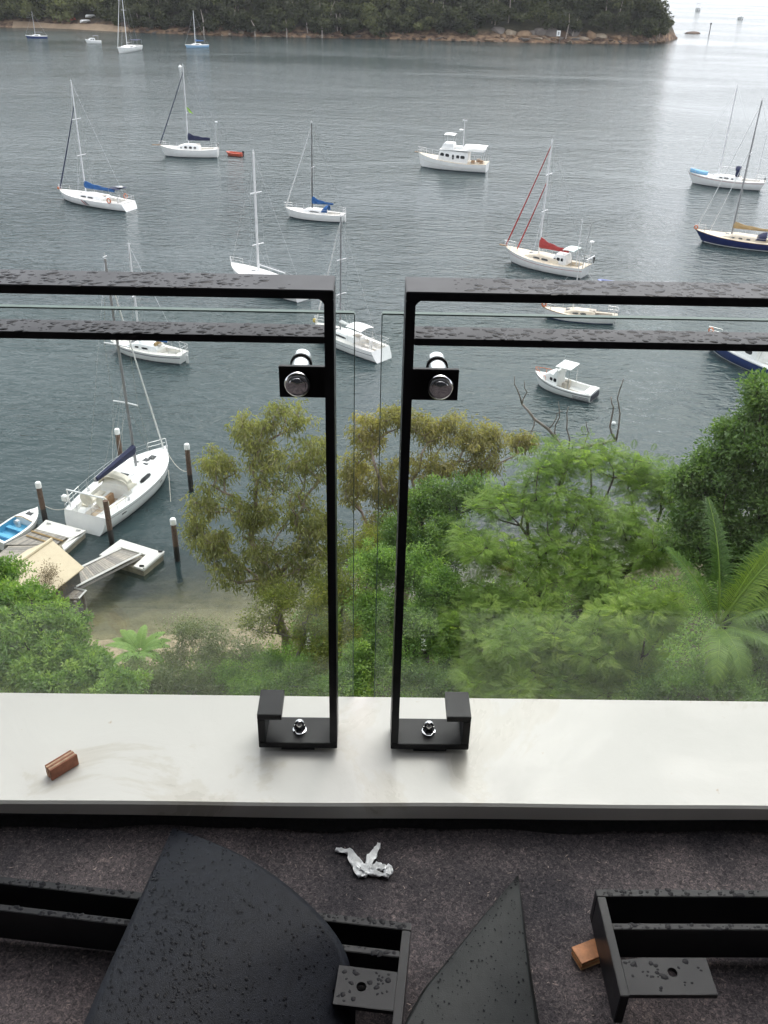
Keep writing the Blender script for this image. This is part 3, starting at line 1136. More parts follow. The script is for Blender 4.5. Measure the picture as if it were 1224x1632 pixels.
M_PLASTIC = mat('torn_white_plastic', (0.78, 0.79, 0.80), 0.35, var=0.08, scale=40, bump=0.002, bscale=90)
lit = empty('torn_wrapping', tuple(onz(580, 1380, FLOOR + 0.001)), 0, 'torn strip of crumpled white plastic lying on the dark felt', 'litter')
lb = np.array(lit.location)
for strip in ([(535, 1353), (545, 1356), (556, 1357), (566, 1366), (574, 1380), (588, 1388), (602, 1392), (620, 1397)],
              [(604, 1344), (600, 1354), (594, 1362), (588, 1374), (590, 1386)], [(590, 1384), (604, 1380), (618, 1384), (621, 1395)],
              [(556, 1358), (562, 1372), (570, 1388), (584, 1396)]):
    m = MB()
    secs = []
    n = 26
    P = np.array([onz(q[0], q[1], FLOOR + 0.006) for q in strip]) - lb
    tk = np.linspace(0, 1, len(P))
    for i in range(n):
        t = i / (n - 1)
        c = np.array([np.interp(t, tk, P[:, k]) for k in range(3)])
        c2 = np.array([np.interp(min(1, t + .02), tk, P[:, k]) for k in range(3)])
        c0 = np.array([np.interp(max(0, t - .02), tk, P[:, k]) for k in range(3)])
        tg = c2 - c0
        nr = np.array([-tg[1], tg[0], 0])
        nr /= np.linalg.norm(nr) + 1e-9
        w = 0.0048 * (0.7 + 0.5 * math.sin(5 * t + len(strip)) ** 2) * (0.45 + min(1, 4 * t, 4 * (1 - t) + .25))
        secs.append([c + nr * w * s + np.array([0, 0, 0.004 * math.sin(9 * s + 17 * t) + rng.normal(0, 0.0012)]) for s in np.linspace(-1, 1, 7)])
    m.loft(secs, cap=False)
    o = m.build('plastic_strip', M_PLASTIC, lit, smooth=2)
    md = o.modifiers.new('thickness', 'SOLIDIFY')
    md.thickness = 0.0006

# loose pale fibres and crumbs on the felt
n = 420
FV = np.zeros((n, 4, 3))
for i in range(n):
    x, y = rng.uniform(-0.9, 0.9), rng.uniform(0.6, 1.14)
    a = rng.random() * 6.28
    l, w = rng.uniform(0.0012, 0.0042), rng.uniform(0.0002, 0.0005)
    d, e = np.array([math.cos(a), math.sin(a), rng.uniform(-.3, .3)]) * l, np.array([-math.sin(a), math.cos(a), 0.3]) * w
    c = np.array([x, y, FLOOR + 0.0055])
    FV[i] = [c - d - e, c + d - e, c + d + e, c - d + e]
tag(quads_mesh('felt_fibres', FV, mat('pale_fibre', (0.34, 0.27, 0.23), 0.9, var=0.4, scale=90)), 'loose pale fibres scattered over the dark felt', 'fibres', kind='stuff')

# ------------------------------------------------------------------ boats
class Hull:
    def __init__(s, L, B, fb=(1.2, 0.9, 0.95), ovb=0.9, ovs=0.3, sw=0.7, um=0.42, draft=0.5, vee=1.0):
        s.L, s.B, s.fb, s.ovb, s.ovs, s.sw, s.um, s.draft, s.vee = L, B, fb, ovb, ovs, sw, um, draft, vee

    def w(s, u):
        if u < s.um:
            return s.sw + (1 - s.sw) * math.sin(PI / 2 * u / s.um)
        t = (u - s.um) / (1 - s.um)
        return max(0.012, math.cos(PI / 2 * t ** 1.55) ** 0.85)

    def zs(s, u):
        b, m, a = s.fb
        return a * (2 * (u - 0.5) * (u - 1)) + m * (4 * u * (1 - u)) + b * (2 * u * (u - 0.5))

    def pt(s, u, v, side=1, off=0.0):
        z = s.zs(u) * (1 - v) - s.draft * v
        x0, x1 = -s.L / 2 + s.ovs * v, s.L / 2 - s.ovb * v ** 0.9
        h = s.B / 2 * s.w(u) * (1 - 0.10 * s.vee * v - 0.45 * v ** 3.2)
        return np.array([x0 + (x1 - x0) * u, side * (h + off), z])

    def x(s, u):
        return -s.L / 2 + s.L * u

    def half(s, u):
        return s.B / 2 * s.w(u)

    def vwl(s, u, z):
        return (s.zs(u) - z) / (s.zs(u) + s.draft)


U = [0, 0.02, 0.06, 0.12, 0.2, 0.28, 0.36, 0.44, 0.52, 0.6, 0.68, 0.76, 0.83, 0.89, 0.94, 0.975, 1.0]
VV = [0, 0.1, 0.22, 0.36, 0.5, 0.65, 0.8, 0.92, 1.0]


def hull_mesh(h, root, m, name='hull'):
    secs = [[h.pt(u, v, 1) for v in VV] + [h.pt(u, v, -1) for v in VV[::-1]] for u in U]
    mb = MB().loft(secs, cap=False)
    n = len(secs[0])
    mb.f.append(tuple(range(n)))
    return mb.build(name, m, root, smooth=True)


def stripe(h, root, z0, z1, m, name='boot_stripe', u0=0.0, u1=1.0, off=0.012, along=False):
    """painted band round the hull between two heights (or two shares of the side when along)"""
    mb = MB()
    us = np.linspace(u0, u1, 18)
    for s in (1, -1):
        if along:
            q = [[h.pt(u, v, s, off) for v in (z0, z1)] for u in us]
        else:
            q = [[h.pt(u, h.vwl(u, z), s, off) for z in (z1, z0)] for u in us]
        mb.loft(q, cap=False)
    return mb.build(name, m, root, smooth=2)


def deck_mesh(h, root, m, cp=None, seat=0.38, sole=0.75, cw=0.62, m_sole=None, drop=0.02, camber=0.06):
    us = sorted(set(U))
    st = []
    for u in us:
        st.append((u, cp is not None and cp[0] < u < cp[1]))
    if cp:
        extra = [(cp[0] - 1e-4, False), (cp[0] + 1e-4, True), (cp[1] - 1e-4, True), (cp[1] + 1e-4, False)]
        if cp[0] <= 0:
            extra = extra[2:]
            st[0] = (0, True)
        st = sorted(st + extra)
    fr = [-1, -cw - 0.002, -cw, -0.4 * cw - 0.002, -0.4 * cw, 0, 0.4 * cw, 0.4 * cw + 0.002, cw, cw + 0.002, 1]
    secs = []
    for u, inc in st:
        hb, z = h.half(u) - 0.015, h.zs(u) - drop
        hb = max(hb, 0.004)
        hw = h.half(min(0.45, u)) - 0.015 if inc else hb
        row = []
        for f in fr:
            zz = z + camber * (1 - f * f)
            if inc and abs(f) <= cw:
                zz = z - (sole if abs(f) <= 0.4 * cw else seat)
            row.append((h.x(u), f * hb, zz))
        secs.append(row)
    o = MB().loft(secs, cap=False).build('deck', m, root, smooth=True)
    if cp and m_sole:
        ua, ub = max(cp[0], 0.004) + 0.003, cp[1] - 0.003
        mb = MB()
        rows = []
        for u in np.linspace(ua, ub, 6):
            hb = h.half(u) - 0.015
            z = h.zs(u) - drop - sole + 0.012
            rows.append([(h.x(u), -0.39 * cw * hb, z), (h.x(u), 0.39 * cw * hb, z)])
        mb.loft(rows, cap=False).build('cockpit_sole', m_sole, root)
    return o


def cabin_mesh(h, root, m, u0, u1, ht, wf=0.6, front=0.35, wins=(), m_win=None, name='cabin', taper=0.86, z_off=0.0, aft=0.04):
    secs, info = [], []
    us = np.linspace(u0, u1, 17)
    for u in us:
        t = (u - u0) / (u1 - u0)
        w = min(wf * h.B / 2, 0.74 * h.half(u))
        k = min(1, (1 - t) / front) ** 0.6 if front > 0 else 1
        k *= min(1, 0.55 + t / aft * 0.45) if aft else 1
        z0 = h.zs(u) - 0.06 + z_off
        H_ = max(0.02, ht * k)
        prof = [(w, 0), (w * (1 - (1 - taper) * .8), H_ * 0.82 + .05), (w * taper * 0.93, H_ + .05), (0, H_ * 1.08 + .06)]
        row = [(h.x(u), y, z0 + z) for y, z in prof] + [(h.x(u), -y, z0 + z) for y, z in prof[-2::-1]]
        secs.append(row)
        info.append((h.x(u), w, z0, H_))
    mb = MB().loft(secs, close=True)
    cab = mb.build(name, m, root, smooth=True)

    def side(u, f, s, off):
        x, w, z0, H_ = [np.interp(u, us, [q[i] for q in info]) for i in range(4)]
        y = w * (1 - (1 - taper) * .8 * f) + off
        return (x, s * y, z0 + (H_ * 0.82 + .05) * f)
    for (a, b, f0, f1) in wins:
        for s in (1, -1):
            mb = MB()
            uu = np.linspace(a, b, 6)
            rows = []
            for i, u in enumerate(uu):
                e = 0.25 if i in (0, 5) else 0.0
                rows.append([side(u, f0 + (f1 - f0) * e, s, 0.012), side(u, f1 - (f1 - f0) * e, s, 0.012)])
            mb.loft(rows, cap=False).build('window', m_win or M_WINDOW, cab, smooth=2)
    return cab, side


def rail_line(h, root, us, hgt=0.6, r=0.014, m=None, name='guard_rail', inset=0.06, both=(1, -1), mid=True):
    mb = MB()
    for s in both:
        top = [np.array(h.pt(u, 0, s)) * np.array([1, 1, 1]) + np.array([0, -s * inset, hgt]) for u in us]
        mb.tube(top, r, 4)
        if mid:
            mb.tube([p - np.array([0, 0, hgt * .5]) for p in top], r * .7, 4)
        for p in top:
            mb.tube([p - np.array([0, 0, hgt]), p], r, 4)
    return mb.build(name, m or M_STEEL, root)


def pulpit(h, root, r=0.018, hgt=0.62, m=None, name='pulpit', bowsprit=0.0):
    mb = MB()
    tip = np.array(h.pt(1, 0)) + np.array([0.10 + bowsprit, 0, 0])
    tip[1] = 0
    a = np.array(h.pt(0.90, 0)) - np.array([0, 0.05, 0])
    top = []
    for t in np.linspace(-1, 1, 9):
        p = tip * (1 - t * t) + (a * np.array([1, math.copysign(1, t), 1])) * t * t
        top.append(p + np.array([0, 0, hgt]))
    mb.tube(top, r, 5)
    mb.tube([p - np.array([0, 0, hgt * .5]) for p in top], r * .8, 5)
    for i in (0, 2, 4, 6, 8):
        mb.tube([top[i], top[i] - np.array([0.05, 0, hgt])], r, 5)
    return mb.build(name, m or M_STEEL, root)


def pushpit(h, root, r=0.018, hgt=0.65, m=None):
    mb = MB()
    top = []
    pts = [(0.13, 1), (0.05, 1), (0.005, 1), (0.0, 0.5), (0.0, -0.5), (0.005, -1), (0.05, -1), (0.13, -1)]
    for u, f in pts:
        p = h.pt(u, 0, 1)
        top.append(np.array([p[0], (p[1] - 0.06) * f, h.zs(0) + hgt]))
    mb.tube(top, r, 5)
    mb.tube([p - np.array([0, 0, hgt * .5]) for p in top], r * .8, 5)
    for p in top:
        mb.tube([p, p - np.array([0, 0, hgt])], r, 5)
    return mb.build('stern_rail', m or M_STEEL, root)


def cover_mesh(root, x0, x1, z0, z1, h0, h1, w, m, name='sail_cover', droop=0.0, collar=True, parent=None):
    """canvas over the boom: tall at the mast, tapering aft"""
    secs = []
    n = 16
    for i in range(n):
        t = i / (n - 1)
        x = x0 + (x1 - x0) * t
        zb = z0 + (z1 - z0) * t - droop * math.sin(PI * t)
        hh = h1 + (h0 - h1) * (1 - t) ** (2.2 if collar else 1.0)
        ww = w * (1 - 0.55 * t) * (1 + 0.10 * math.sin(13 * t))
        hh *= 1 + 0.07 * math.sin(17 * t)
        secs.append([(x, ww * math.cos(a) * (1.0 if math.sin(a) < 0.2 else 0.55), zb + hh * (0.42 + 0.5 * math.sin(a))) for a in np.linspace(0, 2 * PI, 11)[:-1]])
    return MB().loft(secs, close=True).build(name, m, parent or root, smooth=True)


def top_z(root, x, py, y=0.0):
    """height above water of a spar standing at local x whose top shows at picture row py"""
    c, s = math.cos(root.rotation_euler[2]), math.sin(root.rotation_euler[2])
    X, Y = root.location[0] + x * c - y * s, root.location[1] + x * s + y * c
    lo, hi = 0.0, 30.0
    for _ in range(40):
        mid = (lo + hi) / 2
        if proj((X, Y, mid))[1] > py:
            lo = mid
        else:
            hi = mid
    return lo


def rig(h, root, um, ztop, m=None, spr=(0.55,), sprw=0.22, r=0.085, rake=0.012, furl=None, furl_r=0.05, furl2=None, stays=True, uf=0.985, name='mast', zbase=None, mspr=None, stay_r=0.012, back=True, ftop=0.97):
    x = h.x(um)
    zb = (h.zs(um) - 0.05) if zbase is None else zbase
    xt = x - rake * (ztop - zb)
    mast = MB().tube([(x, 0, zb), (x * .5 + xt * .5, 0, (zb + ztop) / 2), (xt, 0, ztop)], [r, r * .95, r * .72], 8).build(name, m or M_SPAR, root, smooth=True)
    MB().tube([(xt, 0, ztop), (xt, 0, ztop + .35)], 0.02, 4).tube([(xt - .18, 0, ztop + .12), (xt + .2, 0, ztop + .12)], 0.022, 4).build('masthead_fitting', M_WSPAR, mast)

    def P(f):
        return np.array([x + (xt - x) * f, 0, zb + (ztop - zb) * f])
    tips = []
    for f in spr:
        c = P(f)
        w = sprw * h.B * 2
        MB().tube([c + np.array([-0.12, w / 2, 0.03]), c, c + np.array([-0.12, -w / 2, 0.03])], r * .48, 6).build('spreader', mspr or M_WSPAR, mast)
        tips.append((c, w / 2))
    if stays:
        mb = MB()
        for s in (1, -1):
            q = [P(0.985)] + [c + np.array([-0.12, s * w, 0.03]) for c, w in tips[::-1]]
            b = h.pt(um - 0.02, 0, s)
            q.append(np.array([b[0], b[1] - s * 0.05, b[2]]))
            mb.tube(q, stay_r, 3)
            if tips:
                mb.tube([tips[0][0] - np.array([0, 0, .1]), np.array([b[0] + .3, b[1] - s * .05, b[2]])], stay_r, 3)
        if back:
            st = h.pt(0.01, 0)
            mb.tube([P(0.995), np.array([st[0], 0, st[2]])], stay_r, 3)
        mb.build('rigging_wire', M_STEEL, root)
    for fm, u_, ft in ((furl, uf, ftop), (furl2, uf - 0.14, 0.66)):
        if fm is None:
            continue
        b = np.array([h.x(u_), 0, h.zs(min(u_, 1)) + 0.12])
        t = P(ft)
        pts = [b + (t - b) * k - np.array([0, 0, 0.10 * math.sin(PI * k)]) for k in np.linspace(0, 1, 9)]
        MB().tube(pts, [furl_r * .9] + [furl_r * (1.15 - .5 * k) for k in np.linspace(0, 1, 8)], 6).build('furled_headsail', fm, root, smooth=True)
    if furl is None and stays:
        b = np.array([h.x(uf), 0, h.zs(uf)])
        MB().tube([b, P(ftop)], stay_r * 1.1, 3).build('forestay', M_STEEL, root)
    return mast, P


def boom(h, root, um, z, ln, r=0.06, m=None, zend=None):
    x = h.x(um) - 0.12
    return MB().tube([(x, 0, z), (x - ln, 0, z if zend is None else zend)], r, 8).build('boom', m or M_SPAR, root, smooth=True)


def canopy(root, x0, x1, w, z, m, arch=0.12, legs=True, name='bimini', zb=None, thick=0.025):
    secs = []
    for x in np.linspace(x0, x1, 7):
        t = (x - x0) / (x1 - x0)
        zz = z + 0.06 * math.sin(PI * t)
        ys = np.linspace(-1, 1, 9)
        secs.append([(x, y * w / 2, zz + arch * (1 - y * y)) for y in ys] + [(x, y * w / 2, zz + arch * (1 - y * y) - thick) for y in ys[::-1]])
    c = MB().loft(secs, close=True).build(name, m, root, smooth=True)
    if legs:
        for x in (x0 + .1, x1 - .1):
            for s in (1, -1):
                MB().tube([(x, s * w * .48, z), (x * .8 + (x0 + x1) * .1, s * w * .48, zb)], 0.018, 5).build('support_leg', M_STEEL, c)
    return c


def dodger(h, root, u0, u1, wf, z0, ht, m, win=True, name='sprayhood'):
    secs = []
    xa, xb = h.x(u0), h.x(u1)
    w = wf * h.B / 2
    for t in np.linspace(0, 1, 8):
        x = xa + (xb - xa) * t
        hh = ht * (1 - t ** 2.4 * .92)
        secs.append([(x + 0.0, w * math.cos(a), z0 + hh * math.sin(a) ** .7) for a in np.linspace(0, PI, 11)])
    d = MB().loft(secs, cap=False).build(name, m, root, smooth=True)
    md = d.modifiers.new('thickness', 'SOLIDIFY')
    md.thickness = 0.02
    if win:
        mb = MB()
        for a0, a1 in ((0.5, 1.3), (PI - 1.3, PI - 0.5)):
            rows = []
            for t in (0.72, 0.9):
                x = xa + (xb - xa) * t
                hh = ht * (1 - t ** 2.4 * .92)
                rows.append([(x + .03, w * 1.01 * math.cos(a), z0 + hh * 1.02 * math.sin(a) ** .7 + .015) for a in np.linspace(a0, a1, 4)])
            mb.loft(rows, cap=False)
        mb.build('window', M_WINDOW, d)
    return d


def hatch(root, x, y, z, lx, ly, m=None, name='hatch'):
    return MB().box(x - lx / 2, x + lx / 2, y - ly / 2, y + ly / 2, z, z + 0.05).build(name, m or M_WINDOW, root, bevel=0.01)


def wheel(root, x, z, r=0.42, y=0.0):
    mb = MB()
    mb.tube([(x, y + r * math.cos(a), z + r * math.sin(a)) for a in np.linspace(0, 2 * PI, 17)], 0.018, 5, cap=False)
    for k in range(3):
        a = k * PI / 3
        mb.tube([(x, y + r * math.cos(a), z + r * math.sin(a)), (x, y - r * math.cos(a), z - r * math.sin(a))], 0.012, 4)
    mb.build('steering_wheel', M_STEEL, root)
    MB().box(x + 0.05, x + 0.28, y - 0.13, y + 0.13, z - 0.8, z + 0.1).build('pedestal', M_WHITE, root, bevel=0.03)


def lifebuoy(root, x, y, z, r=0.3):
    mb = MB().tube([(x + r * math.cos(a), y, z + r * math.sin(a)) for a in np.linspace(0, 2 * PI, 17)], 0.075, 7, cap=False)
    return mb.build('lifebuoy', M_ORANGE, root, smooth=True)


def outboard(root, x, y, z, s=1.0, m=None):
    m_ = m or M_BLACKP
    o = MB().box(x - .22 * s, x + .16 * s, y - .16 * s, y + .16 * s, z + .15 * s, z + .6 * s).build('outboard_motor', m_, root, bevel=0.06 * s, smooth=True)
    MB().box(x - .12 * s, x + .04 * s, y - .07 * s, y + .07 * s, z - .55 * s, z + .149 * s).build('motor_leg', m_, o, bevel=0.02 * s)
    return o


def boat(name, label, cat, bow, stern, group='boats moored in the bay', dx=0.0):
    Bw, Sw = onz(*bow), onz(*stern)    # a third number is the height of that point above the water
    c = (Bw + Sw) / 2
    a = math.atan2(Bw[1] - Sw[1], Bw[0] - Sw[0])
    r = empty(name, (c[0], c[1], 0), a, label, cat, group)
    return r, float(np.linalg.norm(Bw - Sw))


def plain_sloop(label, bow, stern, mast_y, Bf=0.31, hullm=None, deckm=None, cover=None, furl=None, spr=(0.55,), fb=(1.25, 0.95, 1.0), um=0.56, cabin=0.45, extra=None,
                ovb=0.9, ovs=-0.1, sw=0.72, mastm=None, dodge=None, wins=((0.42, 0.5, .3, .8), (0.52, 0.6, .3, .75)), detail=True, furl2=None, mast_r=0.085, cov_h=(0.75, 0.22), boomz=0.95, bootm=None, name='sailing_boat', furl_r=0.055, boomlen=0.36, furltop=0.97, soleM=None, stay_r=0.012, cp=(0.07, 0.30), cw=0.6, Ladd=0.6):
    r, lw = boat(name, label, 'sailboat', bow, stern)
    L = lw + Ladd
    h = Hull(L, L * Bf, fb, ovb, ovs, sw)
    hull_mesh(h, r, hullm or M_WHITE)
    stripe(h, r, -0.05, 0.09, bootm or M_ANTIFOUL)
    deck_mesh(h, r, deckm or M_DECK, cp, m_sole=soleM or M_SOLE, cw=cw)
    cab, side = cabin_mesh(h, r, deckm or M_WHITE, cp[1] + 0.002, 0.72, cabin, 0.6, 0.4, wins)
    hatch(cab, h.x(0.66), 0, h.zs(.66) + cabin * .55, 0.5, 0.5)
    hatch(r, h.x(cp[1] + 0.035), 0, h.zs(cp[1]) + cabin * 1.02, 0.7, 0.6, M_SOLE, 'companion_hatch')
    zt = top_z(r, h.x(um), mast_y)
    mast, P = rig(h, r, um, zt, mastm, spr, furl=furl, furl2=furl2, r=mast_r, zbase=h.zs(um) + cabin * .5, furl_r=furl_r, ftop=furltop, stay_r=stay_r)
    zb = h.zs(um) + cabin + boomz * 0.75
    bl = L * boomlen
    boom(h, r, um, zb, bl, m=mastm)
    if cover:
        cover_mesh(r, h.x(um) - 0.0, h.x(um) - bl - .1, zb - 0.06, zb - 0.06, cov_h[0], cov_h[1], 0.17, cover)
    if dodge:
        dodger(h, r, cp[1] - 0.035, cp[1] + 0.07, 0.62, h.zs(cp[1]) + cabin * .5, 0.85, dodge)
    if detail:
        pulpit(h, r)
        pushpit(h, r)
        rail_line(h, r, [0.13, 0.25, 0.37, 0.49, 0.61, 0.73, 0.84, 0.9], 0.58, r=0.011)
    if extra:
        extra(r, h, P, zb)
    return r, h


# --- the sloop with the blue cover, stripes and orange lifebuoy
def ex_e(r, h, P, zb):
    canopy(r, h.x(0.06), h.x(0.2), h.B * .5, h.zs(.1) + 1.75, M_NAVYCAN, 0.05, True, 'bimini', h.zs(.1))
    hatch(r, h.x(0.10), 0.0, h.zs(.1) + 1.92, 1.1, 0.9, M_SOLAR, 'solar_panel')
    MB().lathe([(0.05, 0), (0.22, .06), (0.22, .2), (0.05, .26)], (h.x(0.03), 0.6, h.zs(0) + 2.0), 'z', 10).build('radar_dome', M_WHITE, r, smooth=True)
    lifebuoy(r, h.x(0.15), h.half(.15) + .03, h.zs(.15) + .35)
    lifebuoy(r, h.x(0.15), -h.half(.15) - .03, h.zs(.15) + .35)
    for (a, m) in ((0.54, M_STRIPE_R), (0.50, M_STRIPE_D)):
        for s in (1, -1):
            q = [[h.pt(a + d - v * .07, v, s, 0.012) for d in (0, .022)] for v in np.linspace(0.1, 0.5, 6)]
            MB().loft(q, cap=False).build('hull_stripe', m, r)
    wheel(r, h.x(0.13), h.zs(.1) + .35)
    MB().box(h.x(0.985), h.x(1.0) + .2, -.16, .16, h.zs(1), h.zs(1) + .3).build('anchor_roller', M_ORANGE, r, bevel=.03)


plain_sloop('white sloop with bright blue sail cover, hull stripes and orange lifebuoy, left of the bay', (99, 316), (203, 334), 130, Bf=0.30, cover=M_BLUECAN, furl=M_NAVYCAN, spr=(0.36, 0.68),
            um=0.60, cov_h=(1.0, 0.45), extra=ex_e, ovs=-0.75, furl_r=0.085, boomlen=0.42, furltop=0.80, mastm=M_WSPAR)


def ex_f(r, h, P, zb):
    c = P(0.50)
    MB().add([c + np.array([-.05, 0, 0]), c + np.array([-.45, .05, -.15]), c + np.array([-1.15, -.12, -1.1]), c + np.array([-.55, .05, -.85])], [(0, 1, 2, 3)]).build('flag', M_LIME, r)
    for u in (0.4, 0.455, 0.51, 0.565):
        pass
    outboard(r, h.x(0.0) + .1, -.5, h.zs(0) + .3, .6)
    MB().tube([(h.x(0.03), .4, h.zs(0)), (h.x(0.0), .4, h.zs(0) + 4.2)], 0.03, 5).box(h.x(0.0) - .2, h.x(0.0) + .2, .2, .6, h.zs(0) + 4.2, h.zs(0) + 4.35).build('wind_generator_pole', M_WSPAR, r)
    MB().box(h.x(1.0) - .3, h.x(1.0) + 1.2, -.09, .09, h.zs(1) - .05, h.zs(1) + .05).build('bowsprit', M_TEAK, r)


plain_sloop('white cutter with navy sail cover and lime flag, orange dinghy astern', (258, 248), (346, 250), 105, Bf=0.31, cover=M_NAVYCAN, furl=M_NAVYCAN, spr=(0.42,), um=0.50,
            cov_h=(1.3, 0.5), cabin=0.75, extra=ex_f, ovb=1.2, ovs=0.2, fb=(1.75, 1.25, 1.45), furl_r=0.08, boomlen=0.36, furltop=0.93, mastm=M_WSPAR,
            wins=((0.36, 0.40, .3, .85), (0.43, 0.48, .3, .9), (0.51, 0.56, .3, .9), (0.6, .63, .35, .75)))


def ex_g(r, h, P, zb):
    MB().box(h.x(0) - .12, h.x(0) - .05, -.16, .16, -0.4, h.zs(0) - .2).build('rudder', M_WHITE, r)


plain_sloop('white sloop with royal blue sail cover and blue sprayhood in mid bay', (458, 345), (546, 353), 196, Bf=0.30, cover=M_BLUECAN, furl=M_WHITECAN, spr=(0.5,), mastm=M_DSPAR, um=0.54,
            cov_h=(1.05, 0.26), dodge=M_BLUECAN, extra=ex_g, ovb=0.9, ovs=0.3, sw=0.6, wins=((0.40, 0.56, .4, .75),), furl_r=0.065, boomlen=0.34)


# --- white motor cruiser with flybridge
def trawler():
    r, lw = boat('motor_cruiser', 'white trawler style motor cruiser with flybridge and rear awning', 'motorboat', (668, 265), (774, 273))
    h = Hull(lw + 0.5, 4.1, (2.3, 1.35, 1.35), 0.8, 0.05, 0.86, 0.4, 0.6)
    hull_mesh(h, r, M_WHITE)
    stripe(h, r, -0.05, 0.10, M_ANTIFOUL)
    stripe(h, r, 0.30, 0.345, M_DECK, 'rubbing_strake', off=0.04, along=True)
    deck_mesh(h, r, M_CREAMDECK)
    cab, side = cabin_mesh(h, r, M_WHITE, 0.27, 0.70, 1.75, 0.74, 0.10, ((0.31, 0.37, .5, .85), (0.385, .43, .5, .85), (0.46, 0.49, .35, .85), (0.53, 0.585, .5, .85), (0.605, 0.66, .5, .85)), name='wheelhouse', taper=.94, aft=0)
    zc = h.zs(.5) + 1.85
    MB().box(h.x(0.05), h.x(0.67), -1.62, 1.62, zc, zc + 0.08).build('boat_deck', M_WHITE, r, bevel=0.03)
    b = MB()
    x0, x1 = h.x(0.47), h.x(0.66)
    b.hexa([(x0, -1.25, zc + .09), (x1, -1.0, zc + .09), (x1, 1.0, zc + .09), (x0, 1.25, zc + .09)], [(x0 + .2, -1.2, zc + .95), (x1 - .45, -.95, zc + .95), (x1 - .45, .95, zc + .95), (x0 + .2, 1.2, zc + .95)])
    b.build('flybridge', M_WHITE, r, bevel=0.08, smooth=True)
    canopy(r, h.x(0.47), h.x(0.62), 2.3, zc + 2.25, M_WHITECAN, 0.12, True, 'bimini', zc + .6)
    canopy(r, h.x(0.02), h.x(0.33), 3.0, zc + 0.62, M_WHITECAN, 0.16, True, 'rear_awning', h.zs(.1))
    MB().tube([(h.x(.36), 0, zc), (h.x(.36), 0, zc + 4.6)], [.07, .04], 6).build('signal_mast', M_WSPAR, r)
    MB().lathe([(0.05, 0), (0.35, .06), (0.35, .22), (0.05, .28)], (h.x(0.40), 0, zc + 2.9), 'z', 12).build('radar_dome', M_WHITE, r, smooth=True)
    MB().box(h.x(.33), h.x(.39), -.05, .05, zc + 4.45, zc + 4.6).build('masthead_lamp', M_WSPAR, r)
    MB().box(h.x(.37), h.x(.47), -.6, .6, zc + .09, zc + .5).build('deck_locker', M_WHITE, r, bevel=.05)
    rail_line(h, r, [0.02, .12, .22, .32, .42, .52, .62, .72, .82, .9, .96], 0.8, r=0.018)
    pulpit(h, r, r=0.022, hgt=.85)
    for x, y in ((.08, .6), (.14, -.5), (.2, .7)):
        MB().box(h.x(x) - .3, h.x(x) + .3, y - .3, y + .3, h.zs(x), h.zs(x) + .5).build('deck_seat', M_TEAK, r, bevel=.04)
    MB().box(h.x(1.0), h.x(1.0) + .6, -.12, .12, h.zs(1) - .03, h.zs(1) + .06).build('anchor_platform', M_TEAK, r)


trawler()


# --- ketch with red sails
def ex_i(r, h, P, zb):
    stripe(h, r, 0.18, 0.205, M_STRIPE_R, 'cove_line', off=0.014, along=True)
    cabin_mesh(h, r, M_WHITE, 0.22, 0.40, 1.05, 0.5, 0.3, ((0.25, 0.28, .45, .85), (0.29, 0.33, .45, .85), (.34, .37, .45, .8)), name='pilot_house', taper=.9)
    rig(h, r, 0.13, top_z(r, h.x(.13), 352), M_WSPAR, (0.5,), r=0.06, furl=None, stays=False, name='mizzen_mast', sprw=.12)
    canopy(r, h.x(0.13), h.x(0.26), 2.2, h.zs(.2) + 1.75, mat('pale_green_canvas', (.55, .64, .60), .8, var=.1, scale=3), 0.08, True, 'bimini', h.zs(.2))
    MB().tube([(h.x(.02), .9, h.zs(0)), (h.x(.0), .9, h.zs(0) + 3.2), (h.x(-.02), .9, h.zs(0) + 5.0)], .03, 5).build('aerial', M_STEEL, r)
    MB().tube([(h.x(.03), -.9, h.zs(0)), (h.x(.02), -.9, h.zs(0) + 2.4)], .04, 5).lathe([(0.05, 0), (0.26, .06), (0.26, .22), (0.05, .28)], (h.x(.02), -.9, h.zs(0) + 2.4), 'z', 10).build('radar_dome', M_WHITE, r)
    mb = MB()
    for y in (-.8, .8):
        mb.tube([(h.x(.02), y, h.zs(0)), (h.x(.01), y, h.zs(0) + 1.5), (h.x(-.06), y, h.zs(0) + 1.45)], .03, 5)
    mb.tube([(h.x(-.02), -1.1, h.zs(0) + 1.0), (h.x(-.02), 1.1, h.zs(0) + 1.0)], .06, 6)
    mb.build('davits', M_STEEL, r)
    outboard(r, h.x(-.02), -1.1, h.zs(0) + .5, .6)
    MB().box(h.x(1) - .3, h.x(1) + .7, -.1, .1, h.zs(1) - .05, h.zs(1) + .05).build('bowsprit', M_TEAK, r)


plain_sloop('white ketch with two furled red headsails and red sail cover', (806, 415), (930, 441), 225, Bf=0.32, cover=M_REDCAN, furl=M_REDCAN, furl2=M_REDCAN, spr=(0.40, .72), um=0.58, deckm=M_CREAMDECK,
            cov_h=(1.3, 0.42), extra=ex_i, fb=(1.75, 1.15, 1.25), ovb=1.4, ovs=.4, mastm=M_WSPAR, furl_r=0.075, boomlen=0.34, cabin=.5, mast_r=.1)


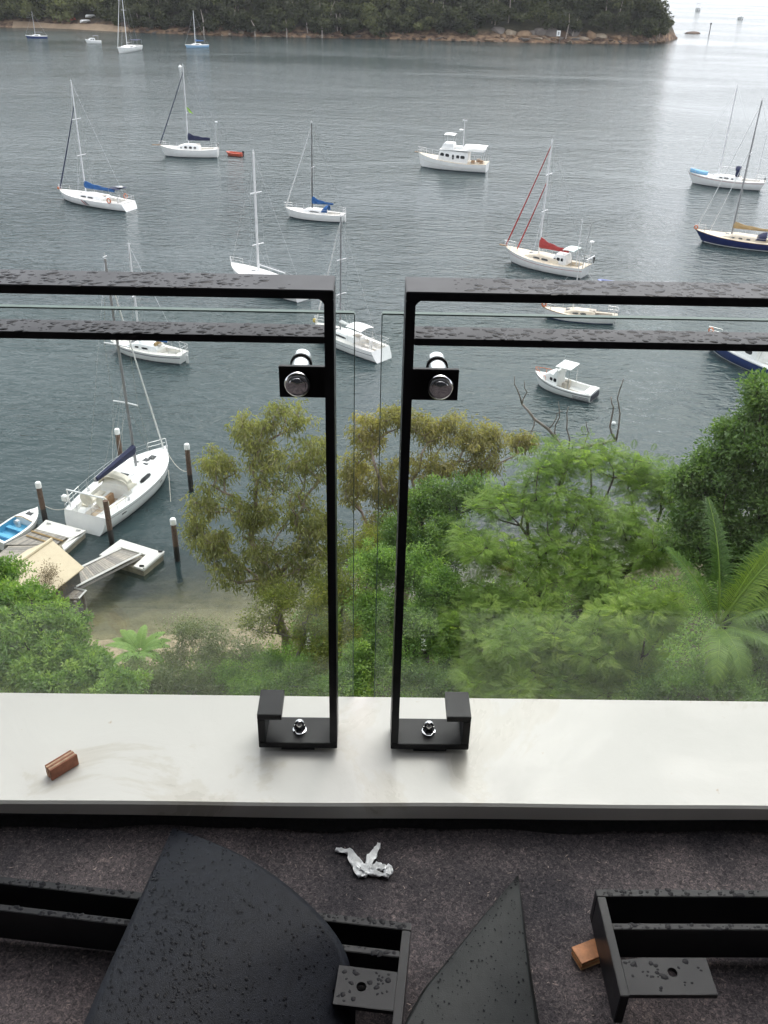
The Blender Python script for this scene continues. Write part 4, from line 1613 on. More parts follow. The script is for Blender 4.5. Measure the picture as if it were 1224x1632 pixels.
# --- white ketch at right
def ex_j(r, h, P, zb):
    b = MB().loft([[(h.x(u), w * math.cos(a), h.zs(u) + .25 + .35 * math.sin(a)) for a in np.linspace(0, 2 * PI, 9)[:-1]] for u, w in ((.74, .3), (.8, .6), (.9, .5), (.97, .2))], close=True)
    b.build('covered_tender', M_LBLUE, r, smooth=True)
    canopy(r, h.x(0.33), h.x(0.40), 1.5, h.zs(.3) + 1.5, M_NAVYCAN, 0.5, False, 'canvas_cover')
    MB().box(h.x(.34), h.x(.39), -.7, .7, h.zs(.35) + .5, h.zs(.35) + 1.6).build('canvas_side', M_NAVYCAN, r, bevel=.1)
    stripe(h, r, 0.10, 0.13, M_STRIPE_R, 'cove_line', off=0.014, along=True)
    outboard(r, h.x(0.0) + .2, .6, h.zs(0) + .3, .6)
    rig(h, r, 0.12, top_z(r, h.x(.12), 215), M_WSPAR, (0.5,), r=0.07, furl=None, stays=False, name='mizzen_mast', sprw=.12)


plain_sloop('white ketch with light blue covered tender on its foredeck, beyond the navy hull', (1096, 291), (1214, 303), 137, Bf=0.29, spr=(0.46,), um=0.60, mastm=M_WSPAR, mast_r=.12, extra=ex_j, ovb=1.3, ovs=.8, sw=.6,
            fb=(1.75, 1.25, 1.35), wins=((0.40, .43, .3, .8), (0.46, 0.52, .3, .85), (0.54, .58, .3, .8)), boomz=1.6, boomlen=.34)


# --- navy sloop at right
def ex_k(r, h, P, zb):
    stripe(h, r, 0.09, 0.20, M_WHITE, 'white_boot_top')
    stripe(h, r, -0.01, 0.035, M_TEAK, 'cap_rail', off=.03, along=True)
    lifebuoy(r, h.x(1.0) - .1, 0.25, h.zs(1) + .3, .2)


plain_sloop('navy blue hulled sloop with timber deck and tan sail cover at right edge', (1108, 384), (1256, 402), 160, Bf=0.29, hullm=M_NAVY, deckm=M_CREAMDECK, cover=M_TANCAN, furl=M_WHITECAN, furl2=M_WHITECAN, spr=(0.62,),
            um=0.62, cov_h=(0.85, 0.3), dodge=M_NAVYCAN, extra=ex_k, ovb=1.5, ovs=.9, sw=.6, fb=(1.5, 1.05, 1.1), boomlen=.42, furl_r=.05, mast_r=.11, wins=((0.42, .46, .3, .75), (0.5, 0.54, .3, .75), (.58, .61, .3, .75)))


# --- boat hidden behind the left rail, tall white mast
plain_sloop('white sloop with tall white mast half hidden behind the left top rail', (372, 440), (480, 478), 243, Bf=0.30, spr=(0.25, .68), um=0.60, mastm=M_WSPAR, mast_r=.13, fb=(1.5, 1.1, 1.15), sw=.65, stay_r=.008)


# --- sloop with royal blue cover under the left middle rail
def ex_m(r, h, P, zb):
    MB().box(h.x(0) - .35, h.x(0) - .08, -.05, .05, -0.5, h.zs(0) - .1).build('rudder', M_WHITE, r, bevel=.03)
    stripe(h, r, 0.12, 0.20, mat('grey_stripe', (.25, .25, .27), .4), 'cove_line', off=0.013, along=True)
    MB().box(h.x(.33), h.x(.35), -.45, .45, h.zs(.3) - .05, h.zs(.3) + .75).build('washboard', M_TANCAN, r)


plain_sloop('white sloop with grey hull stripe seen just below the left middle rail', (180, 556), (291, 577), 390, Bf=0.31, cover=M_BLUECAN, spr=(.5,), um=0.58, mastm=M_WSPAR, mast_r=.09, extra=ex_m, ovb=1.1, ovs=.35, sw=.55,
            fb=(1.0, .8, .85), cov_h=(.45, .2), wins=((0.42, .50, .35, .75), (0.54, .59, .35, .75)), boomz=.5, boomlen=.36)


# --- sloop seen in the gap between the glass panels
def ex_n(r, h, P, zb):
    canopy(r, h.x(0.19), h.x(0.42), h.B * .62, h.zs(.3) + 1.35, M_WHITECAN, 0.16, True, 'bimini', h.zs(.2))
    wheel(r, h.x(0.12), h.zs(.1) + .35)
    stripe(h, r, 0.22, 0.25, M_STRIPE_D, 'cove_line', off=0.013, along=True)
    MB().box(h.x(1) - .15, h.x(1) + .2, -.15, .15, h.zs(1), h.zs(1) + .35).build('bow_cover', M_YELLOW, r, bevel=.05)


plain_sloop('white sloop with white bimini seen through the gap between the glass panels', (506, 534), (602, 571), 345, Bf=0.32, furl=M_WHITECAN, spr=(.34, .64), um=0.60, mastm=M_SPAR, extra=ex_n, ovb=.5, ovs=-.8, sw=.85,
            fb=(1.2, 1.0, 1.0), cabin=.45, boomz=.9, wins=((0.42, .60, .35, .75),), boomlen=.36, cover=M_WHITECAN, cov_h=(.3, .2), furl_r=.06, cp=(0.0, .30), cw=.66)


# --- timber yawl under the right rail
def ex_p(r, h, P, zb):
    stripe(h, r, -0.01, 0.05, M_TEAK, 'cap_rail', off=.02, along=True)
    lifebuoy(r, h.x(1.0) - .1, 0.15, h.zs(1) + .3, .2)
    MB().box(h.x(.12), h.x(.3), -.75, .75, h.zs(.2) - .3, h.zs(.2) - .2).build('cockpit_cover', M_NAVYCAN, r)


plain_sloop('old timber decked yacht with dark bow between the two right rails', (868, 505), (978, 514), 415, Bf=0.29, hullm=M_WHITE, deckm=M_CREAMDECK, spr=(), um=0.60, mast_r=.05, extra=ex_p, ovb=.8, ovs=.7, sw=.6, cabin=.4,
            fb=(1.05, .7, .75), mastm=M_WSPAR, boomlen=.3, stay_r=.006, bootm=M_NAVY)


# --- small white fishing boat with hard top
def fishing_boat():
    r, lw = boat('fishing_boat', 'small white fishing boat with hard top below the right clamp plate', 'motorboat', (855, 612), (942, 636))
    h = Hull(lw + .5, 2.3, (1.15, .75, .75), .55, .02, .88, .4, .35)
    hull_mesh(h, r, M_WHITE)
    stripe(h, r, -.05, .06, M_ANTIFOUL)
    stripe(h, r, .10, .15, M_STRIPE_D, 'rubbing_strake', off=.03, along=True)
    for z in (.30, .42, .54):
        stripe(h, r, z, z + .05, M_STRIPE_D, 'side_stripe', u0=.02, u1=.28, along=True)
    deck_mesh(h, r, M_WHITE, (0.13, .56), seat=.5, sole=.52, cw=.84, m_sole=M_SOLE)
    cab, side = cabin_mesh(h, r, M_WHITE, 0.56, .84, .75, .72, .5, ((0.575, .625, .4, .85), (.64, .69, .4, .8)), taper=.9, aft=0)
    zc = h.zs(.55) + .65
    MB().hexa([(h.x(.555), -.85, zc), (h.x(.66), -.75, zc), (h.x(.66), .75, zc), (h.x(.555), .85, zc)], [(h.x(.555), -.8, zc + .55), (h.x(.60), -.72, zc + .55), (h.x(.60), .72, zc + .55), (h.x(.555), .8, zc + .55)]).build('windscreen', M_WHITE, r, bevel=.03)
    MB().box(h.x(.36), h.x(.61), -.92, .92, zc + .95, zc + 1.02).build('hard_top', M_WHITE, r, bevel=.03)
    mb = MB()
    for y in (-.85, .85):
        mb.tube([(h.x(.38), y, h.zs(.38)), (h.x(.38), y, zc + .95)], .03, 5)
        mb.tube([(h.x(.57), y, zc + .5), (h.x(.57), y, zc + .95)], .03, 5)
    mb.build('top_support', M_STEEL, r)
    MB().tube([(h.x(.55), .7, zc + 1.0), (h.x(.47), .75, zc + 2.2)], .015, 4).build('aerial', M_WSPAR, r)
    MB().box(h.x(.44), h.x(.5), -.6, -.1, h.zs(.4) - .5, h.zs(.4) + .25).build('helm_seat', M_SOLE, r, bevel=.04)
    MB().box(h.x(.44), h.x(.5), .15, .6, h.zs(.4) - .5, h.zs(.4) + .25).build('helm_seat', M_SOLE, r, bevel=.04)
    mb = MB()
    top = [np.array(h.pt(u, 0, s)) + np.array([0, -s * .04, .38]) for u, s in ((.75, 1), (.86, 1), (.95, 1), (1, 1), (.95, -1), (.86, -1), (.75, -1))]
    mb.tube(top, .022, 5)
    for p in top:
        mb.tube([p, p - np.array([0, 0, .38])], .018, 4)
    mb.build('bow_rail', M_ORANGE, r)
    MB().box(h.x(0) - .06, h.x(0) + .005, -.8, .8, .12, .62).build('transom_panel', M_ANTIFOUL, r)
    MB().box(h.x(.02), h.x(.11), -.9, .9, h.zs(0) + .02, h.zs(0) + .06).build('engine_cover', M_WHITE, r, bevel=.02)


fishing_boat()


# --- blue motor boat at right edge under the middle rail
def blue_cruiser():
    r, lw = boat('motor_cruiser', 'dark blue hulled cruiser with white cabin at right edge above the leafy tree', 'motorboat', (1128, 553), (1262, 610))
    h = Hull(lw + .5, 3.0, (1.35, 1.05, 1.0), .9, .05, .85, .4, .4)
    hull_mesh(h, r, M_DKBLUE)
    stripe(h, r, .0, .06, M_WHITE, 'gunwale_line', off=.02, along=True)
    stripe(h, r, -.05, .08, M_WHITE)
    deck_mesh(h, r, M_WHITE, (0.02, .36), m_sole=M_SOLE)
    cab, side = cabin_mesh(h, r, M_WHITE, 0.37, .80, 1.0, .66, .55, ((.42, .5, .4, .85), (.53, .62, .4, .8)), taper=.85)
    canopy(r, h.x(.3), h.x(.62), 2.1, h.zs(.4) + 1.35, M_WHITECAN, .2, True, 'roof_canopy', h.zs(.4))
    lifebuoy(r, h.x(.97), 0.1, h.zs(.97) + .35, .24)
    pulpit(h, r)


blue_cruiser()


# --- small far boats
def far_sloop(label, bow, stern, mast_y, hullm, cover=None, furl=None, beam=.3, deckm=None, um=.55, bim=None, fb=(1.0, .8, .8), mr=.09):
    r, lw = boat('sailing_boat', label, 'sailboat', bow, stern)
    h = Hull(lw + .5, max(lw * beam, 1.9), fb, .8, .1, .7)
    hull_mesh(h, r, hullm)
    stripe(h, r, .0, .08, M_WHITE, 'gunwale_line', off=.02, along=True)
    deck_mesh(h, r, deckm or M_WHITE, (.07, .3), m_sole=M_SOLE)
    cabin_mesh(h, r, M_WHITE, .31, .72, .45, .6, .4, ((.4, .58, .35, .8),))
    mast, P = rig(h, r, um, top_z(r, h.x(um), mast_y), M_WSPAR if mr > .1 else M_SPAR, (.5,), r=mr, furl=furl, stay_r=.015, furl_r=.09)
    boom(h, r, um, h.zs(um) + 1.2, lw * .36)
    if cover:
        cover_mesh(r, h.x(um), h.x(um) - lw * .38, h.zs(um) + 1.1, h.zs(um) + 1.1, .7, .3, .25, cover)
    if bim:
        canopy(r, h.x(.02), h.x(.30), h.B * .75, h.zs(.1) + 1.7, bim, .1, True, 'bimini', h.zs(.1))
    return r


far_sloop('small dark blue hulled sailboat moored far left by the beach', (42, 61), (75, 61), 20, M_DKBLUE)
far_sloop('white sloop with dark bimini and furled white headsail off the far beach', (189, 85), (221, 79), -45, M_WHITE, furl=M_WHITECAN, beam=.30, bim=M_NAVYCAN, fb=(1.8, 1.4, 1.4), mr=.11)
far_sloop('small sloop with pale blue hull and blue sail cover off the headland', (296, 76), (331, 75), 18, mat('pale_blue_hull', (.30, .50, .72), .3, var=.08), cover=M_BLUECAN, mr=.11)


def far_cruiser(name, label, bow, stern, beam, ht=1.2, cm=None, hullm=None):
    r, lw = boat(name, label, 'motorboat', bow, stern)
    h = Hull(lw + .4, beam, (1.3, .9, .9), .7, .02, .85, .4, .4)
    hull_mesh(h, r, hullm or M_WHITE)
    deck_mesh(h, r, M_WHITE, (.05, .36), m_sole=M_SOLE)
    cabin_mesh(h, r, M_WHITE, .37, .82, ht, .7, .5, ((.42, .52, .4, .85), (.55, .66, .4, .8)))
    canopy(r, h.x(.15), h.x(.5), beam * .8, h.zs(.3) + 1.5, cm or M_NAVYCAN, .15, True, 'canopy', h.zs(.3))
    return r


far_cruiser('cabin_cruiser', 'small white cabin cruiser with grey canopy off the far beach', (137, 69), (161, 69), 2.4, .8, mat('grey_canvas', (.12, .12, .13), .8))
# the two boats out in the channel, farther off
pt = onz(1112, 17)
_r = empty('motor_cruiser', (pt[0], pt[1], 0), math.radians(-105), 'white motor cruiser heading this way in the far channel', 'motorboat', 'boats out in the far channel')
_h = Hull(9, 3.6, (1.9, 1.4, 1.3), .8, .05, .85, .4, .5)
hull_mesh(_h, _r, M_WHITE)
deck_mesh(_h, _r, M_WHITE, (.05, .3), m_sole=M_SOLE)
cabin_mesh(_h, _r, M_WHITE, .31, .72, 1.6, .7, .3, ((.36, .5, .4, .85), (.52, .66, .4, .8)))
canopy(_r, _h.x(.3), _h.x(.6), 2.6, _h.zs(.4) + 2.6, M_NAVYCAN, .2, True, 'canopy', _h.zs(.4) + 1)
pt = onz(1180, 31)
_r = empty('runabout', (pt[0], pt[1], 0), math.radians(-100), 'tiny white runabout near the right edge of the far channel', 'motorboat', 'boats out in the far channel')
_h = Hull(6, 3.4, (1.6, 1.2, 1.1), .6, .05, .85, .4, .5)
hull_mesh(_h, _r, M_WHITE)
deck_mesh(_h, _r, M_WHITE, (.05, .4), m_sole=M_SOLE)
cabin_mesh(_h, _r, M_WHITE, .41, .75, 1.1, .7, .4, ((.46, .6, .4, .85),))


# --- dinghies, buoys
def dinghy(label, bow, stern, beam, m, inm, fb=(.6, .45, .45), motor=True, name='dinghy', group='small dinghies', cat='dinghy'):
    r, lw = boat(name, label, cat, bow, stern, group)
    h = Hull(lw, beam, fb, .35, .02, .82, .4, .2)
    hull_mesh(h, r, m)
    deck_mesh(h, r, m, (0.03, .80), seat=.1, sole=.35, cw=.72, m_sole=inm)
    MB().tube([h.pt(u, 0, 1) for u in np.linspace(0, 1, 12)], .07, 6).tube([h.pt(u, 0, -1) for u in np.linspace(0, 1, 12)], .07, 6).build('side_tube', m, r, smooth=True)
    if motor:
        outboard(r, h.x(0) - .1, 0, h.zs(0) - .1, .9)
    return r, h


dinghy('orange rubber dinghy with outboard floating behind the navy cover cutter', (361, 247), (387, 249), 1.5, M_REDHULL, M_SOLE)
dinghy('small blue dinghy floating just above the right top rail', (952, 454), (979, 457), 1.2, mat('lavender_blue', (.30, .34, .55), .6), mat('lavender_blue', (.30, .34, .55), .6), motor=False)


def buoy(label, px, py, s=.3, m=None):
    p = onz(px, py, 0)
    r = empty('mooring_buoy', (p[0], p[1], 0), 0, label, 'buoy', 'mooring buoys')
    MB().lathe([(s * .2, -s), (s * .8, -s * .6), (s, 0), (s * .85, s * .5), (s * .4, s * .85), (s * .12, s * .95), (s * .12, s * 1.3)], (0, 0, 0), 'z', 14).build('float', m or M_WHITE, r, smooth=True)
    MB().tube([(.1 * s * math.cos(a), 0, s * 1.35 + .12 * s * math.sin(a)) for a in np.linspace(0, 2 * PI, 9)], .03 * s + .005, 4, cap=False).build('ring', M_STEEL, r)
    return r


buoy('round white mooring buoy seen through the central tree tops', 842, 757, .42)
buoy('round white mooring buoy left of the dark leafy tree', 978, 675, .2)
buoy('tiny white mooring buoy below the far pale blue sloop', 287, 107, .55)
# channel marker
p = onz(1130, 56)
r = empty('channel_marker', (p[0], p[1], 0), 0, 'slender dark channel marker pole off the headland point', 'marker pole')
MB().tube([(0, 0, -2), (0, 0, 4.2)], [.22, .18], 8).build('pole', M_DSPAR, r)
MB().lathe([(.05, 4.2), (.38, 4.3), (.38, 4.9), (.05, 5.1)], (0, 0, 0), 'z', 10).build('top_mark', M_DSPAR, r)


# ------------------------------------------------------------------ jetty: pontoons, gangway, boatshed, piles, berthed yacht
def big_yacht():
    r, lw = boat('berthed_yacht', 'large white cruising yacht berthed stern to the pontoon, navy and white boom cover', 'sailboat', (264, 713, 1.4), (136, 822, 1.0), None)
    L = lw
    h = Hull(L, 3.9, (1.45, 1.2, 1.15), .35, -.55, .80, .40, .45)
    hull_mesh(h, r, M_WHITE)
    stripe(h, r, -.05, .07, M_ANTIFOUL)
    stripe(h, r, .10, .125, mat('grey_line', (.35, .35, .36), .4), 'cove_line', off=.012, along=True)
    deck_mesh(h, r, M_WHITE, (0.0, .36), seat=.30, sole=.72, cw=.66, m_sole=mat('pale_teak', (.45, .36, .26), .7, var=.2, scale=6))
    MB().box(h.x(0) + .02, h.x(.045), -h.half(0) * .62, h.half(0) * .62, h.zs(0) - .62, h.zs(0) - .35).build('transom_step', M_WHITE, r, bevel=.04)
    hatch(r, h.x(.02), .0, h.zs(0) - .33, .3, .6, M_SOLE, 'step_locker')
    cab, side = cabin_mesh(h, r, M_WHITE, .362, .80, .52, .66, .5, ((.47, .60, .28, .82),), taper=.80)
    for u, y in ((.74, 0), (.665, .35), (.665, -.35), (.82, 0)):
        hatch(cab, h.x(u), y, h.zs(u) + (.36 if u < .7 else .26 if u < .8 else .08), .45, .4)
    hatch(cab, h.x(.44), .0, h.zs(.44) + .56, .75, .65, M_WINDOW, 'companion_hatch')
    for s in (1, -1):
        MB().box(h.x(.40), h.x(.56), s * .55 - .02, s * .55 + .02, h.zs(.5) + .50, h.zs(.5) + .56).build('grab_rail', M_STEEL, cab)
        MB().add([h.pt(u, v, s, .013) for u, v in ((.16, .22), (.205, .22), (.205, .27), (.16, .27))], [(0, 1, 2, 3)]).build('hull_port', M_WINDOW, r)
        MB().add([h.pt(u, v, s, .013) for u, v in ((.62, .2), (.66, .2), (.66, .25), (.62, .25))], [(0, 1, 2, 3)]).build('hull_port', M_WINDOW, r)
        MB().lathe([(.09, 0), (.09, .12), (.06, .16)], (h.x(.27), s * (h.half(.27) - .35), h.zs(.27) + .04), 'z', 12).build('winch', M_STEEL, r)
    zt = top_z(r, h.x(.615), 410)
    mast, P = rig(h, r, .615, zt, M_SPAR, (.34, .62), r=.10, furl=M_WHITECAN, furl_r=.055, zbase=h.zs(.6) + .3, rake=.02, sprw=.24, stay_r=.009, uf=.97)
    zb = h.zs(.6) + 1.55
    boom(h, r, .615, zb, 4.2, .075, M_SPAR)
    x0 = h.x(.615) - .1
    for nm, m_, y0, y1 in (('cover_navy_side', M_NAVYCAN, -.24, 0), ('cover_white_side', M_WHITECAN, 0, .24)):
        secs = []
        for t in np.linspace(0, 1, 10):
            x, hh = x0 - 4.1 * t, .62 - .36 * t
            zz = zb - .02 + .12 * t * 0
            k = 1 - .35 * t
            pts = [(0.0, zz + hh), (y0 * k if y0 else y1 * k * .55, zz + hh * .8), (y0 * k if y0 else y1 * k, zz + hh * .35), ((y0 + y1) * .5 * k, zz - .08), (0.0, zz - .1)]
            secs.append([(x, y, z) for y, z in pts])
        MB().loft(secs, close=True).build(nm, m_, r, smooth=True)
    mb = MB()
    for k in (.3, .55, .8):
        mb.tube([(x0 - 4.1 * k, 0, zb + .2), tuple(P(.45))], .006, 3)
    mb.build('lazy_jacks', M_ROPE, r)
    # folded cream canvas round the companionway, helm covers, seats
    dodger(h, r, .33, .44, .60, h.zs(.38) + .25, .75, M_CREAMCAN, False)
    secs = [[(h.x(.37) + .28 * math.cos(a) + .04 * math.sin(6 * y), y, h.zs(.37) + 1.05 + .2 * math.sin(a) - .35 * y * y) for a in np.linspace(0, 2 * PI, 9)[:-1]] for y in np.linspace(-1.05, 1.05, 9)]
    MB().loft(secs, close=True).build('folded_bimini', M_CREAMCAN, r, smooth=True)
    for s in (1, -1):
        MB().box(h.x(.12), h.x(.34), s * .95 - .26, s * .95 + .26, h.zs(.2) - .32, h.zs(.2) - .2).build('seat_cushion', M_CREAMCAN, r, bevel=.04)
        MB().lathe([(.02, -.06), (.46, -.05), (.46, .05), (.02, .06)], (h.x(.115), s * .62, h.zs(.1) + .38), 'x', 18).build('wheel_cover', M_CREAMCAN, r, smooth=True)
        MB().box(h.x(.13), h.x(.16), s * .62 - .12, s * .62 + .12, h.zs(.1) - .7, h.zs(.1) + .35).build('helm_pedestal', M_WHITE, r, bevel=.03)
    MB().box(h.x(.2), h.x(.31), -.12, .12, h.zs(.2) - .7, h.zs(.2) + .02).build('cockpit_table', M_TEAK, r, bevel=.03)
    mb = MB()
    z0 = h.zs(0)
    mb.tube([(h.x(.04), 1.35, z0), (h.x(.03), 1.35, z0 + 1.3), (h.x(.03), -1.35, z0 + 1.3), (h.x(.04), -1.35, z0)], .055, 7)
    mb.build('stern_arch', M_WSPAR, r, smooth=True)
    mb = MB()
    for s in (1, -1):
        q = [np.array([h.x(u), s * (h.half(u) - .06), h.zs(u) + .6]) for u in (.20, .12, .05, .005)] + [np.array([h.x(.0), s * .55, z0 + .6])]
        mb.tube(q, .016, 5)
        mb.tube([p_ - np.array([0, 0, .3]) for p_ in q], .012, 5)
        for p_ in q:
            mb.tube([p_, p_ - np.array([0, 0, .62])], .015, 5)
    mb.build('stern_rail', M_STEEL, r)
    MB().box(h.x(-.005), h.x(.03), 1.25, 1.65, z0 + .55, z0 + .95).build('liferaft_box', M_WHITE, r, bevel=.05)
    pulpit(h, r)
    rail_line(h, r, [.2, .3, .4, .5, .6, .7, .8, .89], .6, r=.009)
    MB().box(h.x(1.0) - .3, h.x(1.0) + .18, -.07, .07, h.zs(1) - .02, h.zs(1) + .05).build('anchor_roller', M_STEEL, r)
    return r, h


yacht, yh = big_yacht()

M_PONT = mat('pontoon_concrete', (.70, .68, .63), .7, var=.08, scale=1.8, bump=.003)
M_PONTSIDE = mat('pontoon_side', (.30, .27, .20), .8, var=.35, scale=2.5)
M_PLANKS = [mat('weathered_plank_%d' % i, c, .85, var=.18, scale=5, bump=.003) for i, c in enumerate(((.27, .25, .22), (.32, .29, .25), (.23, .21, .19), (.36, .32, .27)))]
M_BEAM = mat('white_kerb', (.66, .65, .62), .6, var=.06, scale=3)


def poly_slab(root, pts, z0, z1, m, name, bevel=.02):
    loc = root.location
    q = [(p[0] - loc[0], p[1] - loc[1]) for p in pts]
    return MB().prism(q, z0, z1).build(name, m, root, bevel=bevel)


def planks(root, A, B, C, D, w=.14, gap=.012, th=.04, z=None):
    """boards crossing a strip: A->B one long edge, D->C the other; each board is a part"""
    A, B, C, D = [np.array(p, float) - np.array(root.location) for p in (A, B, C, D)]
    n = int(np.linalg.norm(B - A) / w)
    for i in range(n):
        t0, t1 = i / n + gap / w / n * .5, (i + 1) / n - gap / w / n * .5
        p = [A + (B - A) * t0, A + (B - A) * t1, D + (C - D) * t1, D + (C - D) * t0]
        j = rng.normal(0, .003)
        up_ = np.array([0, 0, j])
        MB().hexa([q + up_ - np.array([0, 0, th]) for q in p], [q + up_ for q in p]).build('plank', M_PLANKS[int(rng.integers(4))], root)


ZP = .52
# left pontoon (a U of concrete round a planked strip)
c = onz(95, 850, ZP)
lp = empty('pontoon', (c[0], c[1], 0), 0, 'white pontoon at the stern of the berthed yacht, with planked walkway', 'pontoon')
for i, px in enumerate((((73, 828), (137, 845), (128, 853), (110, 857), (57, 843)), ((128, 853.4), (137, 845.4), (102, 877), (98, 869), (110, 857.4)))):
    pts = [onz(x, y, ZP) for x, y in px]
    poly_slab(lp, pts, ZP - .14, ZP, M_PONT, 'concrete_deck')
pts = [onz(x, y, ZP) for x, y in ((72, 829), (135, 845), (101, 876), (97, 870), (40, 870), (20, 862))]
poly_slab(lp, pts, -.35, ZP - .145, M_PONTSIDE, 'float_tank')
planks(lp, onz(8, 868, ZP - .01), onz(89, 868, ZP - .01), onz(108, 856, ZP - .01), onz(57, 844, ZP - .01), w=.17)
planks(lp, onz(-30, 905, ZP - .03), onz(14, 870, ZP - .03), onz(88, 868.6, ZP - .03), onz(40, 905, ZP - .03), w=.17)
for a, b in (((50, 846), (100, 862)), ((42, 853), (92, 869))):
    p0, p1 = onz(*a, ZP + .05) - np.array(lp.location), onz(*b, ZP + .05) - np.array(lp.location)
    MB().tube([p0, p1], .06, 4).build('timber_bearer', M_TANCAN, lp)
for q in ((78, 835), (125, 846)):
    p_ = onz(*q, ZP) - np.array(lp.location)
    MB().box(p_[0] - .14, p_[0] + .14, p_[1] - .04, p_[1] + .04, ZP, ZP + .1).build('mooring_cleat', M_STEEL, lp, bevel=.02)

# right pontoon
c = onz(215, 885, ZP)
rp_ = empty('pontoon', (c[0], c[1], 0), 0, 'white pontoon at the foot of the gangway, nearest the shallow water', 'pontoon')
pts = [onz(x, y, ZP) for x, y in ((192, 859), (262, 880.5), (229, 908), (212, 902), (232, 884), (192, 872), (163, 886), (158, 884))]
poly_slab(rp_, pts, ZP - .14, ZP, M_PONT, 'concrete_deck')
poly_slab(rp_, [onz(x, y, ZP) for x, y in ((191, 860), (260, 881), (228, 907), (160, 886))], -.35, ZP - .145, M_PONTSIDE, 'float_tank')
e0, e1 = onz(261, 879, ZP + .04) - np.array(rp_.location), onz(229, 906, ZP + .04) - np.array(rp_.location)
MB().tube([e0, e1], .07, 4).build('edge_beam', M_BEAM, rp_)
for q in ((256, 880), (226, 903)):
    p_ = onz(*q, ZP) - np.array(rp_.location)
    MB().box(p_[0] - .14, p_[0] + .14, p_[1] - .04, p_[1] + .04, ZP, ZP + .12).build('mooring_cleat', M_BLACKP, rp_, bevel=.02)

# gangway from the shore landing down to the pontoon
A, D = onz(112, 913, 1.75), onz(121, 936, 1.75)
B, C = onz(192, 875, ZP + .16), onz(224, 884, ZP + .16)
gw = empty('gangway', tuple((A + D) / 2 * np.array([1, 1, 0]) + np.array([0, 0, 1.6])), 0, 'sloping grey planked gangway down to the pontoon', 'gangway')
planks(gw, A, B, C, D, w=.15)
gl = np.array(gw.location)
MB().tube([A - gl + [0, 0, .05], B - gl + [0, 0, .05]], .075, 4).build('side_kerb', M_BEAM, gw)
MB().tube([D - gl + [0, 0, .05], (D + (C - D) * .72) - gl + [0, 0, .07], C - gl + [0, 0, .05]], .075, 4).build('side_kerb', M_BEAM, gw)
MB().tube([A - gl - [0, 0, .2], B - gl - [0, 0, .2]], .09, 4).tube([D - gl - [0, 0, .2], C - gl - [0, 0, .2]], .09, 4).build('bearer', M_PLANKS[2], gw)
# landing
la = [onz(x, y, 1.72) for x, y in ((100, 936), (113, 937), (137, 942.5), (125, 955), (85, 952))]
lc = sum(la) / 5
ld = empty('jetty_landing', (lc[0], lc[1], 0), 0, 'small planked landing at the shore end of the gangway', 'landing')
planks(ld, la[4], la[3], la[2] + (la[3] - la[2]) * .05, la[0], w=.16)
ll = np.array(ld.location)
MB().tube([la[1] - ll + [0, 0, .05], la[2] - ll + [0, 0, .05], la[3] - ll + [0, 0, .05]], .07, 4).build('side_kerb', M_BEAM, ld)
for q in (la[2], la[3], la[0]):
    MB().tube([q - ll + [-.15, -.1, -.06], q - ll + [-.15, -.1, -3.2]], .09, 8).build('post', M_PLANKS[2], ld)

# boatshed with a cream roof
r0, r1 = onz(30, 897, 4.0), onz(82, 860, 4.0)
e1_ = onz(114, 920, 2.75)
ax = (r1 - r0)
ax[2] = 0
ln = np.linalg.norm(ax)
ax /= ln
sh_dir = np.array([ax[1], -ax[0], 0])                  # towards the viewer
half = float((e1_ - r1) @ sh_dir)
base = r1 - ax * 1.9
gzb = float(ground_z(base[0], base[1]))
shed = empty('boatshed', (base[0], base[1], 0), math.atan2(ax[1], ax[0]), 'small boatshed with cream sheet roof beside the jetty', 'shed')
M_ROOF = mat('cream_roof', (.66, .55, .38), .6, var=.06, scale=2)
M_SHEDW = mat('grey_boards', (.12, .115, .11), .8, var=.2, scale=4)
Ls, sg = 3.8, (-1 if half > 0 else 1)
hf = abs(half)
for s_ in (1, -1):
    mb = MB()
    yo = s_ * hf
    mb.hexa([(-Ls / 2, 0, 3.94), (Ls / 2, 0, 3.94), (Ls / 2, yo, 2.69), (-Ls / 2, yo, 2.69)], [(-Ls / 2, 0, 4.0), (Ls / 2, 0, 4.0), (Ls / 2, yo, 2.75), (-Ls / 2, yo, 2.75)])
    mb.build('roof_slope', M_ROOF, shed)
MB().tube([(-Ls / 2 - .03, 0, 4.02), (Ls / 2 + .03, 0, 4.02)], .09, 6).build('ridge_cap', M_ROOF, shed)
w_ = hf - .25
for x in (Ls / 2 - .2, -Ls / 2 + .2):
    MB().add([(x, -w_, -.5), (x, w_, -.5), (x, w_, 2.9), (x, 0, 3.9), (x, -w_, 2.9)], [(0, 1, 2, 3, 4)]).build('gable_wall', M_SHEDW, shed)
for s_ in (1, -1):
    MB().box(-Ls / 2 + .2, Ls / 2 - .2, s_ * w_ - .04, s_ * w_ + .04, -.5, 2.85).build('side_wall', M_SHEDW, shed)


# mooring piles
M_PILE = mat('pile_timber', (.13, .085, .06), .9, var=.35, scale=6, bump=.01)
M_PILEW = mat('pile_wet', (.018, .016, .014), .5, var=.4, scale=6, bump=.01)


